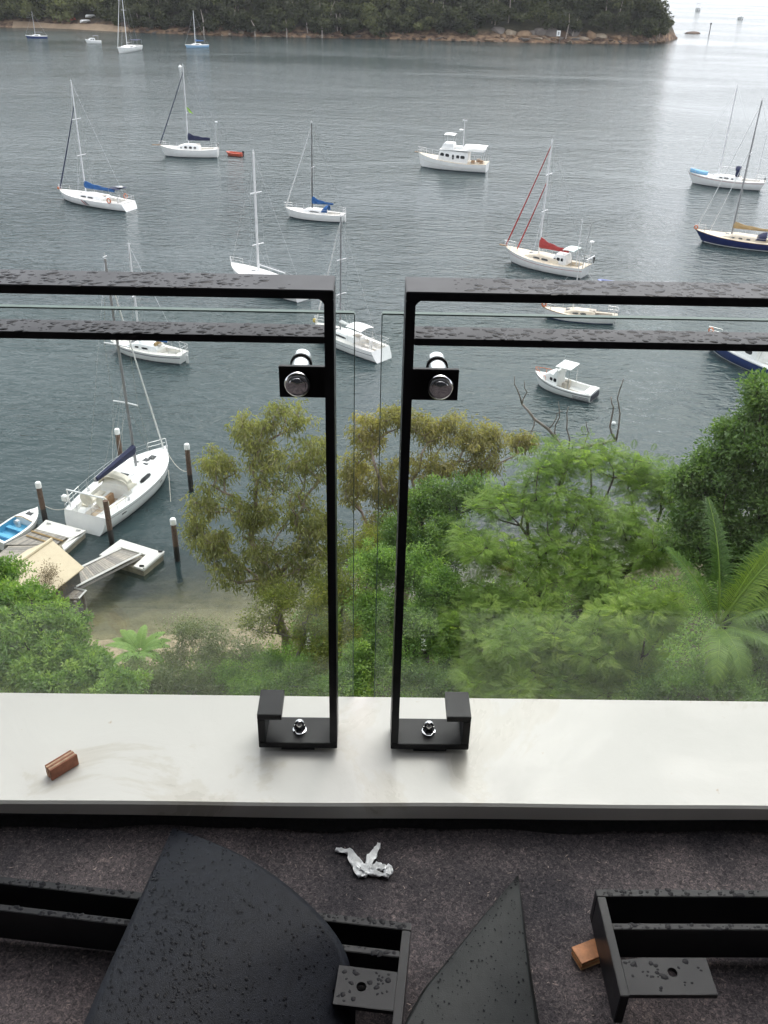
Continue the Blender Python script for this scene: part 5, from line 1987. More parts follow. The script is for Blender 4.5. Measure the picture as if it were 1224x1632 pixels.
def pile(label, base, top_y, cap=True, rad=.17, lean=0.0):
    p_ = onz(*base, 0)
    r = empty('mooring_pile', (p_[0], p_[1], 0), 0, label, 'pile', 'mooring piles around the jetty')
    zt = top_z(r, 0, top_y)
    wet = zt * .36
    MB().lathe([(rad, -3), (rad * 1.02, wet * .5), (rad, wet)], (0, 0, 0), 'z', 14).build('wet_base', M_PILEW, r, smooth=True)
    MB().lathe([(rad, wet + .001), (rad * .97, zt * .7), (rad * .95, zt - .38 if cap else zt)], (0, 0, 0), 'z', 14).build('shaft', M_PILE, r, smooth=True)
    if cap:
        MB().lathe([(rad * 1.08, zt - .40), (rad * 1.1, zt - .08), (rad * .85, zt - .02), (rad * .3, zt)], (0, 0, 0), 'z', 14).build('white_cap', M_WHITE, r, smooth=True)
    return r


pile('brown mooring pile with white cap behind the berthed yacht', (196, 752), 683)
pile('dark mooring pile with white cap off the yacht bow, beside the eucalypt', (305, 782), 707)
pile('brown mooring pile with white cap beside the blue runabout', (73, 833), 768)
pile('brown mooring pile without white cap beside the yacht stern quarter', (179, 868), 798, False)
pile('dark mooring pile with white cap standing in the shallows right of the pontoons', (283, 893), 826)
# mooring lines
def line(label, a, b, sag=.5):
    a, b = np.array(a, float), np.array(b, float)
    o = MB().tube([a + (b - a) * t - np.array([0, 0, sag * 4 * t * (1 - t)]) - a for t in np.linspace(0, 1, 13)], .022, 5).build('mooring_line', M_ROPE, None, loc=tuple(a))
    tag(o, label, 'rope', 'mooring lines of the berthed yacht')


def yw(P):
    c_, s_ = math.cos(yacht.rotation_euler[2]), math.sin(yacht.rotation_euler[2])
    return np.array([yacht.location[0] + P[0] * c_ - P[1] * s_, yacht.location[1] + P[0] * s_ + P[1] * c_, P[2]])


bw = yw((yh.x(.99), 0, yh.zs(1) - .05))
pb = onz(305, 782, 0)
line('pale slack mooring line from the yacht bow to the pile', bw, (pb[0] - .1, pb[1], 1.5), .55)
line('pale mooring line hanging from the yacht side into the water', yw((yh.x(.78), -yh.half(.78), yh.zs(.78) - .4)), onz(272, 800, .0), .1)
ps = onz(73, 833, 0)
line('pale mooring line from the yacht stern to the pile', yw((yh.x(.02), yh.half(.02) - .1, yh.zs(0))), (ps[0] + .1, ps[1], 1.3), .25)


# blue runabout
def runabout():
    r, lw = boat('runabout', 'small open runabout with bright blue interior left of the pontoon', 'motorboat', (62, 828), (-6, 872), None)
    h = Hull(lw + .2, 1.9, (.85, .6, .6), .35, .02, .9, .38, .25)
    hull_mesh(h, r, M_WHITE)
    mblue = mat('bright_blue_liner', (.10, .38, .58), .6, var=.12, scale=3)
    deck_mesh(h, r, M_WHITE, (0.05, .68), seat=.45, sole=.47, cw=.86, m_sole=mblue, camber=.1)
    mb = MB()
    rows = []
    for u in np.linspace(.055, .675, 8):
        hb = (h.half(u) - .015) * .85
        z = h.zs(u) - .02
        rows.append([(h.x(u), -hb, z), (h.x(u), -hb * .96, z - .43), (h.x(u), hb * .96, z - .43), (h.x(u), hb, z)])
    mb.loft(rows, cap=False).build('inner_liner', mblue, r)
    for u in (.25, .48):
        MB().box(h.x(u) - .14, h.x(u) + .14, -.75, .75, h.zs(u) - .28, h.zs(u) - .22).build('thwart', mblue, r)
    hatch(r, h.x(.84), 0, h.zs(.84) + .03, .5, .45, M_BLACKP)
    MB().tube([(h.x(.66), -.7, h.zs(.66) + .05), (h.x(.64), 0, h.zs(.66) + .28), (h.x(.66), .7, h.zs(.66) + .05)], .03, 5).build('windscreen_frame', M_TANCAN, r)
    outboard(r, h.x(0) - .05, 0, h.zs(0) + .0, 1.5)
    wheel(r, h.x(.56), h.zs(.5) - .05, .16, .3)


runabout()

# ------------------------------------------------------------------ far headland
FAR_WL = [(-260, 34), (-120, 38), (-40, 41), (20, 44), (60, 44), (110, 46), (200, 51), (300, 55), (400, 58.5), (500, 60), (600, 62), (700, 64.5), (800, 67), (900, 69), (1000, 70), (1040, 69), (1062, 66)]
WL = np.array([onz(x, y, 0) for x, y in FAR_WL])
TIP = np.array([118.0, 448.0, 0])
ridge = []
M_HILL = mat('bush_floor', (.045, .042, .022), .95, var=.4, scale=.3)
_nt = M_HILL.node_tree                                 # bare reddish sandstone shows along the waterline
_b = _nt.nodes['Principled BSDF']
_g = _nt.nodes.new('ShaderNodeNewGeometry')
_s = _nt.nodes.new('ShaderNodeSeparateXYZ')
_nt.links.new(_g.outputs['Position'], _s.inputs[0])
_mr = _nt.nodes.new('ShaderNodeMapRange')
_mr.inputs['From Min'].default_value = 1.8
_mr.inputs['From Max'].default_value = 4.0
_nt.links.new(_s.outputs['Z'], _mr.inputs['Value'])
_n = _nt.nodes.new('ShaderNodeTexNoise')
_n.inputs['Scale'].default_value = .45
_n.inputs['Detail'].default_value = 6
_nt.links.new(_g.outputs['Position'], _n.inputs['Vector'])
_r = _nt.nodes.new('ShaderNodeValToRGB')
_r.color_ramp.elements[0].position, _r.color_ramp.elements[0].color = .38, (.07, .04, .028, 1)
_r.color_ramp.elements[1].position, _r.color_ramp.elements[1].color = .66, (.34, .22, .13, 1)
_nt.links.new(_n.outputs['Fac'], _r.inputs[0])
_mx = _nt.nodes.new('ShaderNodeMix')
_mx.data_type = 'RGBA'
_nt.links.new(_mr.outputs[0], _mx.inputs[0])
_nt.links.new(_r.outputs[0], _mx.inputs[6])
_nt.links.new(_b.inputs['Base Color'].links[0].from_socket, _mx.inputs[7])
_nt.links.new(_mx.outputs[2], _b.inputs['Base Color'])
rows = []
prof = [(-4, -1.5), (0, -.05), (1.5, 1.0), (5, 2.2), (12, 6), (25, 15), (45, 27), (80, 42), (140, 52), (230, 50), (300, -2)]
for i, p_ in enumerate(WL):
    t = i / (len(WL) - 1)
    squeeze = np.clip((1.0 - t) * 5.0, 0.12, 1)        # the land narrows to the point at the right
    back = np.array([-0.12, 1, 0])
    rows.append([tuple(p_ + back * d * squeeze + np.array([0, 0, z * (squeeze ** .55) if z > 0 else z])) for d, z in prof])
tipr = [tuple(TIP + np.array([4, 2 + d * .03, min(z, .6) if z > 0 else z])) for d, z in prof]
rows.append(tipr)
tag(MB().loft(rows, cap=False).build('headland', M_HILL, None, smooth=2), kind='structure')


def hill_at(fx, d):
    """point on the headland: fx along the shore in picture columns, d metres inland"""
    xs = [q[0] for q in FAR_WL]
    p_ = np.array([np.interp(fx, xs, WL[:, k]) for k in range(3)])
    t = np.interp(fx, xs, np.linspace(0, 1, len(xs)))
    sq = np.clip((1 - t) * 5.0, .12, 1)
    z = np.interp(d, [q[0] for q in prof], [q[1] for q in prof]) * sq ** .55
    return p_ + np.array([-.12, 1, 0]) * d * sq + np.array([0, 0, z])


def far_crown(c, rx, rz, n, sz, tone0):
    """leaf clumps of one distant crown: several lobes, faces spread through the volume"""
    k = max(3, int(rng.integers(4, 8)))
    lob = [(c + np.array([rng.normal(0, .45) * rx, rng.normal(0, .45) * rx, rng.normal(0, .38) * rz]), rng.uniform(.45, .72)) for _ in range(k)]
    V, T = [], []
    for lc_, f in lob:
        m_ = n // k
        d = rng.normal(size=(m_, 3))
        d /= np.linalg.norm(d, axis=1)[:, None]
        rad = rng.random(m_)[:, None] ** .45
        P_ = lc_ + d * rad * np.array([rx * f, rx * f, rz * f * .8])
        nrm = d * .8 + rng.normal(size=(m_, 3)) * .7 + np.array([0, 0, .3])
        nrm /= np.linalg.norm(nrm, axis=1)[:, None]
        a_ = np.cross(nrm, rng.normal(size=(m_, 3)))
        a_ /= np.linalg.norm(a_, axis=1)[:, None]
        b2 = np.cross(nrm, a_)
        s_ = (sz * rng.uniform(.5, 1.2, m_))[:, None]
        V.append(np.stack([P_ - a_ * s_, P_ - b2 * s_ * .6, P_ + a_ * s_, P_ + b2 * s_ * .6], 1))
        T.append(np.clip(tone0 + rng.normal(0, .07) + rng.normal(0, .12, m_), 0, 1))
    return np.concatenate(V), np.concatenate(T)


M_FARLEAF = leaf_mat('far_bush_leaf', (.028, .032, .022), (.068, .076, .042), (.145, .155, .07), .05, .3)
M_BARK = mat('grey_bark', (.22, .19, .16), .9, var=.3, scale=3)
M_PALEBARK = mat('pale_gum_bark', (.42, .36, .31), .85, var=.25, scale=2)
Vs, Ts = [], []
tr_mb = MB()
for row, (d0, step) in enumerate(((4, 13), (9, 14), (16, 15), (25, 17), (38, 22), (58, 28), (90, 40))):
    x = -255 + rng.uniform(0, step)
    while x < 1056 - row * 7:
        p_ = hill_at(x, d0 + rng.uniform(-3.5, 3.5))
        H_ = rng.uniform(5, 9) if row < 2 else rng.uniform(8, 14)
        if 775 < x < 1035 and (row == 0 and rng.random() < .92 or row == 1 and rng.random() < .45):
            x += step
            continue
        if 20 < x < 170 and row == 0 and rng.random() < .55:
            x += step
            continue
        rx = rng.uniform(4.2, 7.5) if row > 0 else rng.uniform(2.8, 4.8)
        tone = .40 + .12 * rng.normal() + (.22 if x < 170 else 0) + (.1 * math.sin(x * .013))
        v_, t_ = far_crown(p_ + np.array([0, 0, H_ * .62]), rx, H_ * .55, 620 if row < 5 else 240, .70 if row < 5 else 1.1, tone)
        Vs.append(v_)
        Ts.append(t_)
        if rng.random() < .22:
            b1 = p_ + np.array([rng.normal(0, .8), -rx * .55, 0])
            tr_mb.tube([b1 - [0, 0, 1], b1 + np.array([rng.normal(0, .5), .3, H_ * .55]), b1 + np.array([rng.normal(0, 1.2), 1.0, H_ * .95])], [.26, .18, .07], 5)
        x += step * rng.uniform(.7, 1.3)
wood = quads_mesh('far_woodland', np.concatenate(Vs), M_FARLEAF, None, np.concatenate(Ts))
tag(wood, 'dense grey green bush covering the far headland', 'woodland', kind='stuff')
tk = tr_mb.build('trunks', M_PALEBARK, wood)
tag(tk, kind='stuff')


def far_tree(label, fx, d, H_, rx, tone, n=1500, up_=.62):
    p_ = hill_at(fx, d)
    r = empty('headland_tree', tuple(p_), 0, label, 'tree', 'trees that stand out on the far headland')
    v_, t_ = far_crown(np.array([0, 0, H_ * up_]), rx, H_ * .5, n, .55, tone)
    quads_mesh('crown', v_, M_FARLEAF, r, t_)
    MB().tube([(0, 0, -1), (.3, -.4, H_ * .45), (.1, 0, H_ * .9)], [.4, .28, .08], 6).build('trunk', M_BARK, r)
    return r


far_tree('spreading dark tree overhanging the water at the tip of the headland', 1046, 4, 13, 8.5, .22, 2600, .7)
far_tree('bright green rounded bush at far left above the beach', 60, 10, 9, 6, .85)
far_tree('bright green tree above the red boats on the far beach', 105, 14, 11, 7, .88)
far_tree('light green bushy tree right of the pale blue sloop mast', 350, 12, 10, 7, .78)

# shoreline rocks
M_SAND = mat('beach_sand', (.33, .24, .16), .95, var=.15, scale=.4)
M_ROCKS = [mat('sandstone_%d' % i, c_, .9, var=.3, scale=.5, bump=.25, bscale=1.2, alt=a_) for i, (c_, a_) in enumerate((((.30, .20, .12), (.11, .07, .045)), ((.22, .19, .17), (.10, .085, .075)), ((.38, .31, .23), (.15, .10, .06)), ((.14, .09, .06), (.06, .042, .032))))]


def rock_mesh(seed, sx, sy, sz, flat=.0):
    r_ = np.random.default_rng(seed)
    bm = bmesh.new()
    bmesh.ops.create_icosphere(bm, subdivisions=2, radius=1)
    cuts = [(lambda n_: n_ / np.linalg.norm(n_))(r_.normal(size=3)) for _ in range(9)]
    offs = r_.uniform(.45, .85, 9)
    for v in bm.verts:
        q = np.array(v.co)
        for c_, o_ in zip(cuts, offs):
            e = q @ c_ - o_
            if e > 0:
                q = q - c_ * e * .92
        v.co = (q[0] * sx, q[1] * sy, q[2] * sz)
    me = bpy.data.meshes.new('rock')
    bm.to_mesh(me)
    bm.free()
    return me


RK = [rock_mesh(i, 1, .8, .62) for i in range(7)]
for me in RK:
    me.materials.append(M_ROCKS[0])
ri = 0
for x in np.concatenate([np.arange(196, 400, 10), np.arange(400, 780, 13), np.arange(780, 1064, 6.5)]):
    x = x + rng.uniform(-3, 3)
    big = x > 780
    p_ = hill_at(x, rng.uniform(-.4, 3.2 if big else 1.6))
    s_ = rng.uniform(.6, 1.3) if not big else rng.uniform(.7, 1.8)
    me = RK[ri % 7].copy() if ri < 28 else None
    base_me = RK[ri % 7]
    o = bpy.data.objects.new('shore_rock', base_me)
    COL.objects.link(o)
    if o.material_slots:
        o.material_slots[0].link = 'OBJECT'
        o.material_slots[0].material = M_ROCKS[int(rng.choice(4, p=[.3, .2, .2, .3]))]
    o.location = (p_[0], p_[1], max(p_[2], 0) + s_ * .12)
    o.rotation_euler = (rng.normal(0, .15), rng.normal(0, .15), rng.uniform(0, 6.28))
    o.scale = (s_ * rng.uniform(1, 1.9), s_, s_ * rng.uniform(.5, .9))
    tag(o, 'weathered sandstone rock along the foot of the far wooded headland', 'rock', 'sandstone rocks along the far waterline')
    ri += 1
# sandstone bluffs: stacked blocks seen between the trees
for k, (fx, d, w_, h_, mi) in enumerate(((800, 8, 5, 6, 1), (818, 7, 4, 5.5, 2), (838, 5, 4.5, 6.5, 0), (852, 6, 3, 6, 1), (868, 7, 5, 7.5, 1), (884, 6, 4, 8, 1), (900, 6, 4, 6, 3), (918, 8, 5, 6, 1), (945, 6, 3.5, 7, 0), (960, 6, 4, 5, 2), (985, 5, 4, 4.5, 0), (1008, 4, 3, 4, 3), (790, 5, 4, 3, 0), (930, 4, 4, 3, 2))):
    p_ = hill_at(fx, d)
    o = bpy.data.objects.new('bluff_block', RK[k % 7])
    COL.objects.link(o)
    o.material_slots[0].link = 'OBJECT'
    o.material_slots[0].material = M_ROCKS[mi]
    o.location = (p_[0], p_[1], p_[2] * .55 + h_ * .12)
    o.rotation_euler = (rng.normal(0, .08), rng.normal(0, .08), rng.uniform(-.3, .3))
    o.scale = (w_ * .8, w_ * .8, h_ * .62)
    tag(o, 'tall sandstone bluff block between the trees near the headland point', 'rock', 'sandstone bluff blocks')
p_ = onz(1102, 53, 0)
for k, (dx_, s_) in enumerate(((0, 3.4),)):
    o = bpy.data.objects.new('islet_rock', RK[2])
    COL.objects.link(o)
    o.material_slots[0].link = 'OBJECT'
    o.material_slots[0].material = M_ROCKS[3]
    o.location = (p_[0] + dx_, p_[1], .1)
    o.scale = (s_ * 1.2, s_ * 1.6, 1.5)
    tag(o, 'dark low rock islet just off the headland point', 'rock')
# beach
bp_ = [hill_at(x, -2.5) + [0, 0, .1] for x in np.linspace(20, 205, 14)]
bq_ = [hill_at(x, 2.2 + .8 * math.sin(x * .05)) + [0, 0, .6] for x in np.linspace(20, 205, 14)]
bm_ = [hill_at(x, 1.0) + [0, 0, .3] for x in np.linspace(20, 205, 14)]
tag(MB().loft([bp_, bm_, bq_], cap=False).build('beach', M_SAND, None, smooth=2), kind='structure')
# dinghies drawn up on the beach
for k, (lab, fx, d, m_, rot, sc) in enumerate((('upturned white dinghy at the left end of the far beach', 37, 6, M_WHITE, .2, 1.3), ('red dinghy drawn up on the far beach', 112, 5, M_REDHULL, .5, 1.2),
                                               ('white dinghy lying lowest in the row on the far beach', 136, 4, M_WHITE, .9, 1.4), ('white dinghy lying in the middle of the row on the far beach', 143, 7.5, M_WHITE, .8, 1.3),
                                               ('white dinghy lying highest above the far beach', 151, 12, M_WHITE, .6, 1.4))):
    p_ = hill_at(fx, d) + np.array([0, 0, .75])
    r = empty('beached_dinghy', tuple(p_), rot, lab, 'dinghy', 'dinghies on the far beach')
    h_ = Hull(3.4 * sc, 1.6 * sc, (.7, .55, .55), .4, .02, .8, .4, .25)
    o = hull_mesh(h_, r, m_)
    o.rotation_euler = (math.radians(160), 0, 0)
    o.location = (0, 0, .5)
    mb = MB().tube([(h_.x(.1), 0, .78), (h_.x(.8), 0, .72)], .05, 4)
    mb.build('keel_strip', M_SOLE, r)
# white notice board
p_ = hill_at(889, 3) + np.array([0, -4.5, 3.0])
r = empty('notice_board', (p_[0], p_[1], 1.0), 0, 'white notice board on posts below the sandstone bluffs', 'sign')
MB().box(-.75, .75, -.06, .06, 1.6, 3.6).build('panel', M_WHITE, r)
MB().box(-.3, .3, -.09, -.065, 2.0, 3.2).build('dark_mark', mat('sign_grey', (.35, .35, .34), .7), r)
for s_ in (-.7, .7):
    MB().box(s_ - .07, s_ + .07, .062, .2, -1, 3.4).build('post', M_BARK, r)


# ------------------------------------------------------------------ near trees
def grow(base, fork, lobes, ntips, seed, wig=.18, pathw=.35, sub=3, shell=.5):
    """limbs reach from the trunk to points spread through the crown lobes; returns nodes, parents, tips"""
    r_ = np.random.default_rng(seed)
    wts = np.array([l[1][0] * l[1][1] * l[1][2] for l in lobes]) ** .35
    wts /= wts.sum()
    tips = []
    for i in range(ntips):
        c_, rad = lobes[r_.choice(len(lobes), p=wts)]
        d = r_.normal(size=3)
        d /= np.linalg.norm(d)
        tips.append(c_ + d * rad * r_.random() ** shell * r_.uniform(.72, 1.22))
    tips = np.array(tips)
    nodes, par, plen = [np.array(base, float)], [-1], [0.0]
    nt = 5
    for k in range(1, nt + 1):
        t = k / nt
        q = np.array(base) * (1 - t) + np.array(fork) * t + r_.normal(0, wig * .6, 3) * (1 if k < nt else 0) * np.array([1, 1, .2])
        nodes.append(q)
        par.append(len(nodes) - 2)
        plen.append(plen[-1] + np.linalg.norm(nodes[-1] - nodes[-2]))
    order = np.argsort(np.linalg.norm(tips - np.array(fork), axis=1))
    leafn = []
    for i in order:
        t = tips[i]
        N = np.array(nodes)
        st = 2
        dist = np.linalg.norm(N[st:] - t, axis=1)
        cost = dist + pathw * np.array(plen[st:]) + .5 * np.maximum(0, N[st:, 2] - t[2])
        j = int(np.argmin(cost)) + st
        a_, L_ = nodes[j], dist[j - st]
        m_ = max(1, min(sub, int(L_ / .5)))
        prev = j
        for k in range(1, m_ + 1):
            f = k / m_
            q = a_ + (t - a_) * f + (r_.normal(0, wig * L_ * .35, 3) if k < m_ else 0)
            nodes.append(q)
            par.append(prev)
            plen.append(plen[prev] + np.linalg.norm(q - nodes[prev]))
            prev = len(nodes) - 1
        leafn.append(prev)
    return np.array(nodes), np.array(par), np.array(leafn)


def limb_mesh(nodes, par, leafn, rtip, rtrunk, power=.5):
    cnt = np.zeros(len(nodes))
    cnt[leafn] = 1
    for i in range(len(nodes) - 1, 0, -1):
        cnt[par[i]] += cnt[i]
    rad = rtip * np.maximum(cnt, 1) ** power
    rad *= min(1.0, rtrunk / rad[0])
    rad = np.maximum(rad, rtip * .6)
    mb = MB()
    for i in range(1, len(nodes)):
        a_, b2 = nodes[par[i]], nodes[i]
        if np.linalg.norm(b2 - a_) < 1e-4:
            continue
        ra = min(rad[par[i]], rad[i] * 1.7)
        mb.tube([a_, b2], [ra, rad[i]], 6 if rad[i] > .05 else 4, cap=False)
    return mb


def leaves(tips, per, spread, ln, wd, seed, droop=.0, flat=.3, tone=.5, tvar=.15, cvar=.15, up=.4, squash=.75):
    """folded leaf blades in clusters round the branch tips"""
    r_ = np.random.default_rng(seed)
    n = len(tips) * per
    C_ = np.repeat(tips, per, 0)
    d = r_.normal(size=(n, 3))
    d /= np.linalg.norm(d, axis=1)[:, None]
    rad = (r_.random(n) ** .55)[:, None] * np.repeat(spread * r_.uniform(.6, 1.3, len(tips)), per)[:, None]
    P_ = C_ + d * rad * np.array([1, 1, squash])
    ax_ = d * (1 - droop) + r_.normal(size=(n, 3)) * .55 + np.array([0, 0, -1.6 * droop])
    ax_ /= np.linalg.norm(ax_, axis=1)[:, None]
    nn = r_.normal(size=(n, 3)) * (1 - flat) + np.array([0, 0, up]) + d * .5
    nn -= ax_ * (nn * ax_).sum(1)[:, None]
    nn /= np.linalg.norm(nn, axis=1)[:, None] + 1e-9
    sd_ = np.cross(ax_, nn)
    l_ = (ln * r_.uniform(.65, 1.3, n))[:, None]
    w_ = (wd * r_.uniform(.7, 1.25, n))[:, None]
    V = np.stack([P_, P_ + ax_ * l_ * .45 + sd_ * w_ * .5 + nn * w_ * .18, P_ + ax_ * l_ - nn * l_ * .10, P_ + ax_ * l_ * .45 - sd_ * w_ * .5 + nn * w_ * .18], 1)
    T = tone + np.repeat(r_.normal(0, cvar, len(tips)), per) + r_.normal(0, tvar, n)
    return V, np.clip(T, 0, 1)


def fronds(tips, per, spread, ln, seed, pairs=7, tone=.5, tvar=.1, cvar=.14, droop=.25, pw=.34):
    """feathery compound leaves: each a bent spine with pinnae"""
    r_ = np.random.default_rng(seed)
    n = len(tips) * per
    C_ = np.repeat(tips, per, 0)
    d = r_.normal(size=(n, 3)) * np.array([1, 1, .55]) + np.array([0, 0, .25])
    d /= np.linalg.norm(d, axis=1)[:, None]
    P0 = C_ + d * (r_.random(n) ** .6)[:, None] * spread
    ax_ = d * np.array([1, 1, .45]) + r_.normal(size=(n, 3)) * .3
    ax_ /= np.linalg.norm(ax_, axis=1)[:, None]
    upv = np.array([0, 0, 1.0]) + r_.normal(size=(n, 3)) * .22
    sd_ = np.cross(ax_, upv)
    sd_ /= np.linalg.norm(sd_, axis=1)[:, None] + 1e-9
    nn = np.cross(sd_, ax_)
    L_ = (ln * r_.uniform(.7, 1.25, n))[:, None]
    out_ = []
    for k in range(pairs):
        t = (k + .6) / pairs
        c_ = P0 + ax_ * L_ * t - np.array([0, 0, 1]) * L_ * droop * t * t
        pl = L_ * pw * (math.sin(PI * (.18 + .78 * t)))
        for s_ in (1, -1):
            tip_ = c_ + sd_ * s_ * pl + ax_ * pl * .45 - np.array([0, 0, 1]) * pl * .18
            wv = ax_ * L_ / pairs * .27
            mid = (c_ + tip_) / 2 + nn * pl * .05
            out_.append(np.stack([c_, mid - wv, tip_, mid + wv], 1))
    V = np.stack(out_, 1).reshape(-1, 4, 3)
    T = np.repeat(tone + np.repeat(r_.normal(0, cvar, len(tips)), per) + r_.normal(0, tvar, n), pairs * 2)
    return V, np.clip(T, 0, 1)


def lobe(px, py, Y, rx, ry, dm=None):
    c_ = ony(px, py, Y)
    k = depth(c_) / FPX
    return c_, np.array([rx * k, (dm if dm else (rx + ry) * .5 * k), ry * k])


def tree(name, label, cat, base_px, lobes, kind, leafm, barkm, ntips, per, seed, fork=.5, rtip=.012, rtrunk=.22, group=None, lean=(0, 0), **k):
    """base_px: picture column and distance of the trunk foot"""
    lobes = [lobe(*l) for l in lobes]
    b = ony(base_px[0], 900, base_px[1])
    bx, by = b[0], base_px[1]
    base = np.array([bx, by, float(ground_z(bx, by)) - .3])
    cen = sum(l[0] * l[1][0] for l in lobes) / sum(l[1][0] for l in lobes)
    low = min(l[0][2] - l[1][2] * .6 for l in lobes)
    fz = base[2] + (max(low, base[2] + 1) - base[2]) * (.5 + fork)
    fk = np.array([base[0] + (cen[0] - base[0]) * .5 + lean[0], base[1] + (cen[1] - base[1]) * .5 + lean[1], max(fz, base[2] + 1.0)])
    nodes, par_, leafn = grow(base, fk, lobes, ntips, seed, k.pop('wig', .2), k.pop('pathw', .3), shell=k.pop('shell', .45))
    r = empty(name, tuple(base + np.array([0, 0, .3])), 0, label, cat, group)
    off = np.array(r.location)
    limb_mesh(nodes - off, par_, leafn, rtip, rtrunk).build('trunk', barkm, r, smooth=2, fix=False)
    tips = nodes[leafn] - off
    if kind == 'frond':
        V, T = fronds(tips, per, seed=seed + 1, **k)
    else:
        V, T = leaves(tips, per, seed=seed + 1, **k)
    quads_mesh('crown', V, leafm, r, T)
    return r


L_EUC = leaf_mat('eucalypt_leaf', (0.17, 0.185, 0.08), (0.28, 0.285, 0.125), (0.43, 0.39, 0.19), .35, .45)
L_EUC2 = leaf_mat('brown_eucalypt_leaf', (0.19, 0.185, 0.085), (0.31, 0.285, 0.13), (0.45, 0.38, 0.19), .35, .45)
L_JAC = leaf_mat('jacaranda_leaf', (0.11, 0.185, 0.042), (0.22, 0.325, 0.075), (0.39, 0.49, 0.12), .25, .45)
L_DARK = leaf_mat('glossy_dark_leaf', (0.066, 0.126, 0.042), (0.126, 0.210, 0.062), (0.216, 0.312, 0.096), .6, .45)
L_MID = leaf_mat('mid_green_leaf', (0.096, 0.180, 0.054), (0.192, 0.312, 0.084), (0.336, 0.456, 0.120), .45, .45)
L_YEL = leaf_mat('yellow_green_leaf', (0.143, 0.176, 0.050), (0.264, 0.297, 0.077), (0.418, 0.396, 0.110), .45, .45)
L_GREY = leaf_mat('grey_green_leaf', (0.091, 0.127, 0.064), (0.182, 0.227, 0.109), (0.300, 0.319, 0.164), .3, .3)
L_PALM = leaf_mat('palm_leaf', (0.055, 0.115, 0.02), (0.125, 0.225, 0.032), (0.27, 0.38, 0.055), .5, .35)
L_FERN = leaf_mat('tree_fern_leaf', (0.1, 0.19, 0.045), (0.18, 0.31, 0.065), (0.28, 0.42, 0.1), .3, .4)
M_GUM = mat('gum_limb', (.42, .34, .29), .85, var=.35, scale=3, alt=(.20, .145, .115))
M_DARKBARK = mat('dark_bark', (.07, .055, .045), .9, var=.3, scale=4)

tree('eucalyptus_tree', 'open olive brown eucalypt standing at the water behind the left frame', 'tree', (455, 37.5),
     [(400, 690, 37, 45, 30), (455, 665, 37, 50, 26), (345, 740, 36.5, 38, 30), (430, 745, 36, 55, 38), (500, 730, 37, 38, 45), (330, 800, 36, 34, 30), (400, 815, 35.5, 50, 35), (475, 815, 36, 48, 40), (335, 868, 35, 30, 32), (410, 880, 34.5, 45, 32), (490, 890, 34.5, 40, 36), (310, 845, 36, 18, 28), (370, 910, 34.5, 40, 26), (440, 930, 34, 50, 30), (510, 850, 35.5, 34, 50)],
     'leaf', L_EUC, M_GUM, 560, 34, 11, fork=.1, rtip=.022, rtrunk=.22, spread=.44, ln=.27, wd=.066, droop=.62, tone=.5, tvar=.08, cvar=.16, flat=.1, squash=.8)
tree('eucalyptus_tree', 'brownish eucalypt at the water between the two frames', 'tree', (640, 40.5),
     [(590, 690, 40, 34, 36), (640, 665, 40, 38, 22), (565, 760, 40, 30, 50), (615, 770, 39.5, 38, 45), (700, 680, 40, 46, 28), (765, 700, 40, 46, 24), (690, 740, 39, 50, 36), (760, 745, 39.5, 40, 26), (830, 705, 40.5, 32, 16), (600, 840, 38.5, 30, 40), (660, 810, 38.5, 36, 36)],
     'leaf', L_EUC2, M_GUM, 520, 34, 12, fork=.1, rtip=.022, rtrunk=.20, spread=.44, ln=.26, wd=.066, droop=.6, tone=.5, tvar=.08, cvar=.17, flat=.1, squash=.8)
tree('jacaranda_tree', 'large feathery bright green jacaranda spreading right of the right frame post', 'tree', (900, 29.5),
     [(800, 800, 32, 60, 34), (870, 745, 33, 50, 32), (940, 735, 33, 50, 30), (1010, 760, 33, 48, 32), (1065, 785, 32.5, 38, 32), (900, 815, 31.5, 70, 44), (1000, 830, 31, 60, 40), (770, 880, 30, 56, 44), (860, 900, 29.5, 66, 44), (950, 900, 29.5, 60, 44), (1030, 880, 30, 44, 40), (770, 965, 28.5, 54, 40), (850, 985, 28, 60, 38), (770, 1050, 27, 56, 44), (860, 1065, 27, 56, 42), (930, 1070, 27, 40, 34), (740, 1000, 27.5, 34, 44), (810, 1030, 26, 50, 34), (890, 1030, 26.5, 50, 34), (800, 1090, 25, 60, 24), (900, 1100, 25, 60, 22), (745, 1085, 25.5, 30, 26), (975, 1090, 25, 44, 24), (960, 960, 28.5, 50, 36)],
     'frond', L_JAC, M_DARKBARK, 760, 25, 13, fork=.5, rtip=.014, rtrunk=.28, spread=.48, ln=.40, tone=.45, pairs=10, tvar=.14)
tree('jacaranda_tree', 'feathery young jacaranda bough low in front of the palm', 'tree', (1000, 25.5),
     [(1000, 985, 26, 62, 32), (960, 1030, 25.5, 52, 34), (1050, 975, 26, 36, 28), (1010, 1060, 25.5, 40, 30)],
     'frond', L_JAC, M_DARKBARK, 150, 25, 14, fork=.4, rtip=.012, rtrunk=.10, spread=.42, ln=.38, tone=.55, pairs=10, tvar=.14)
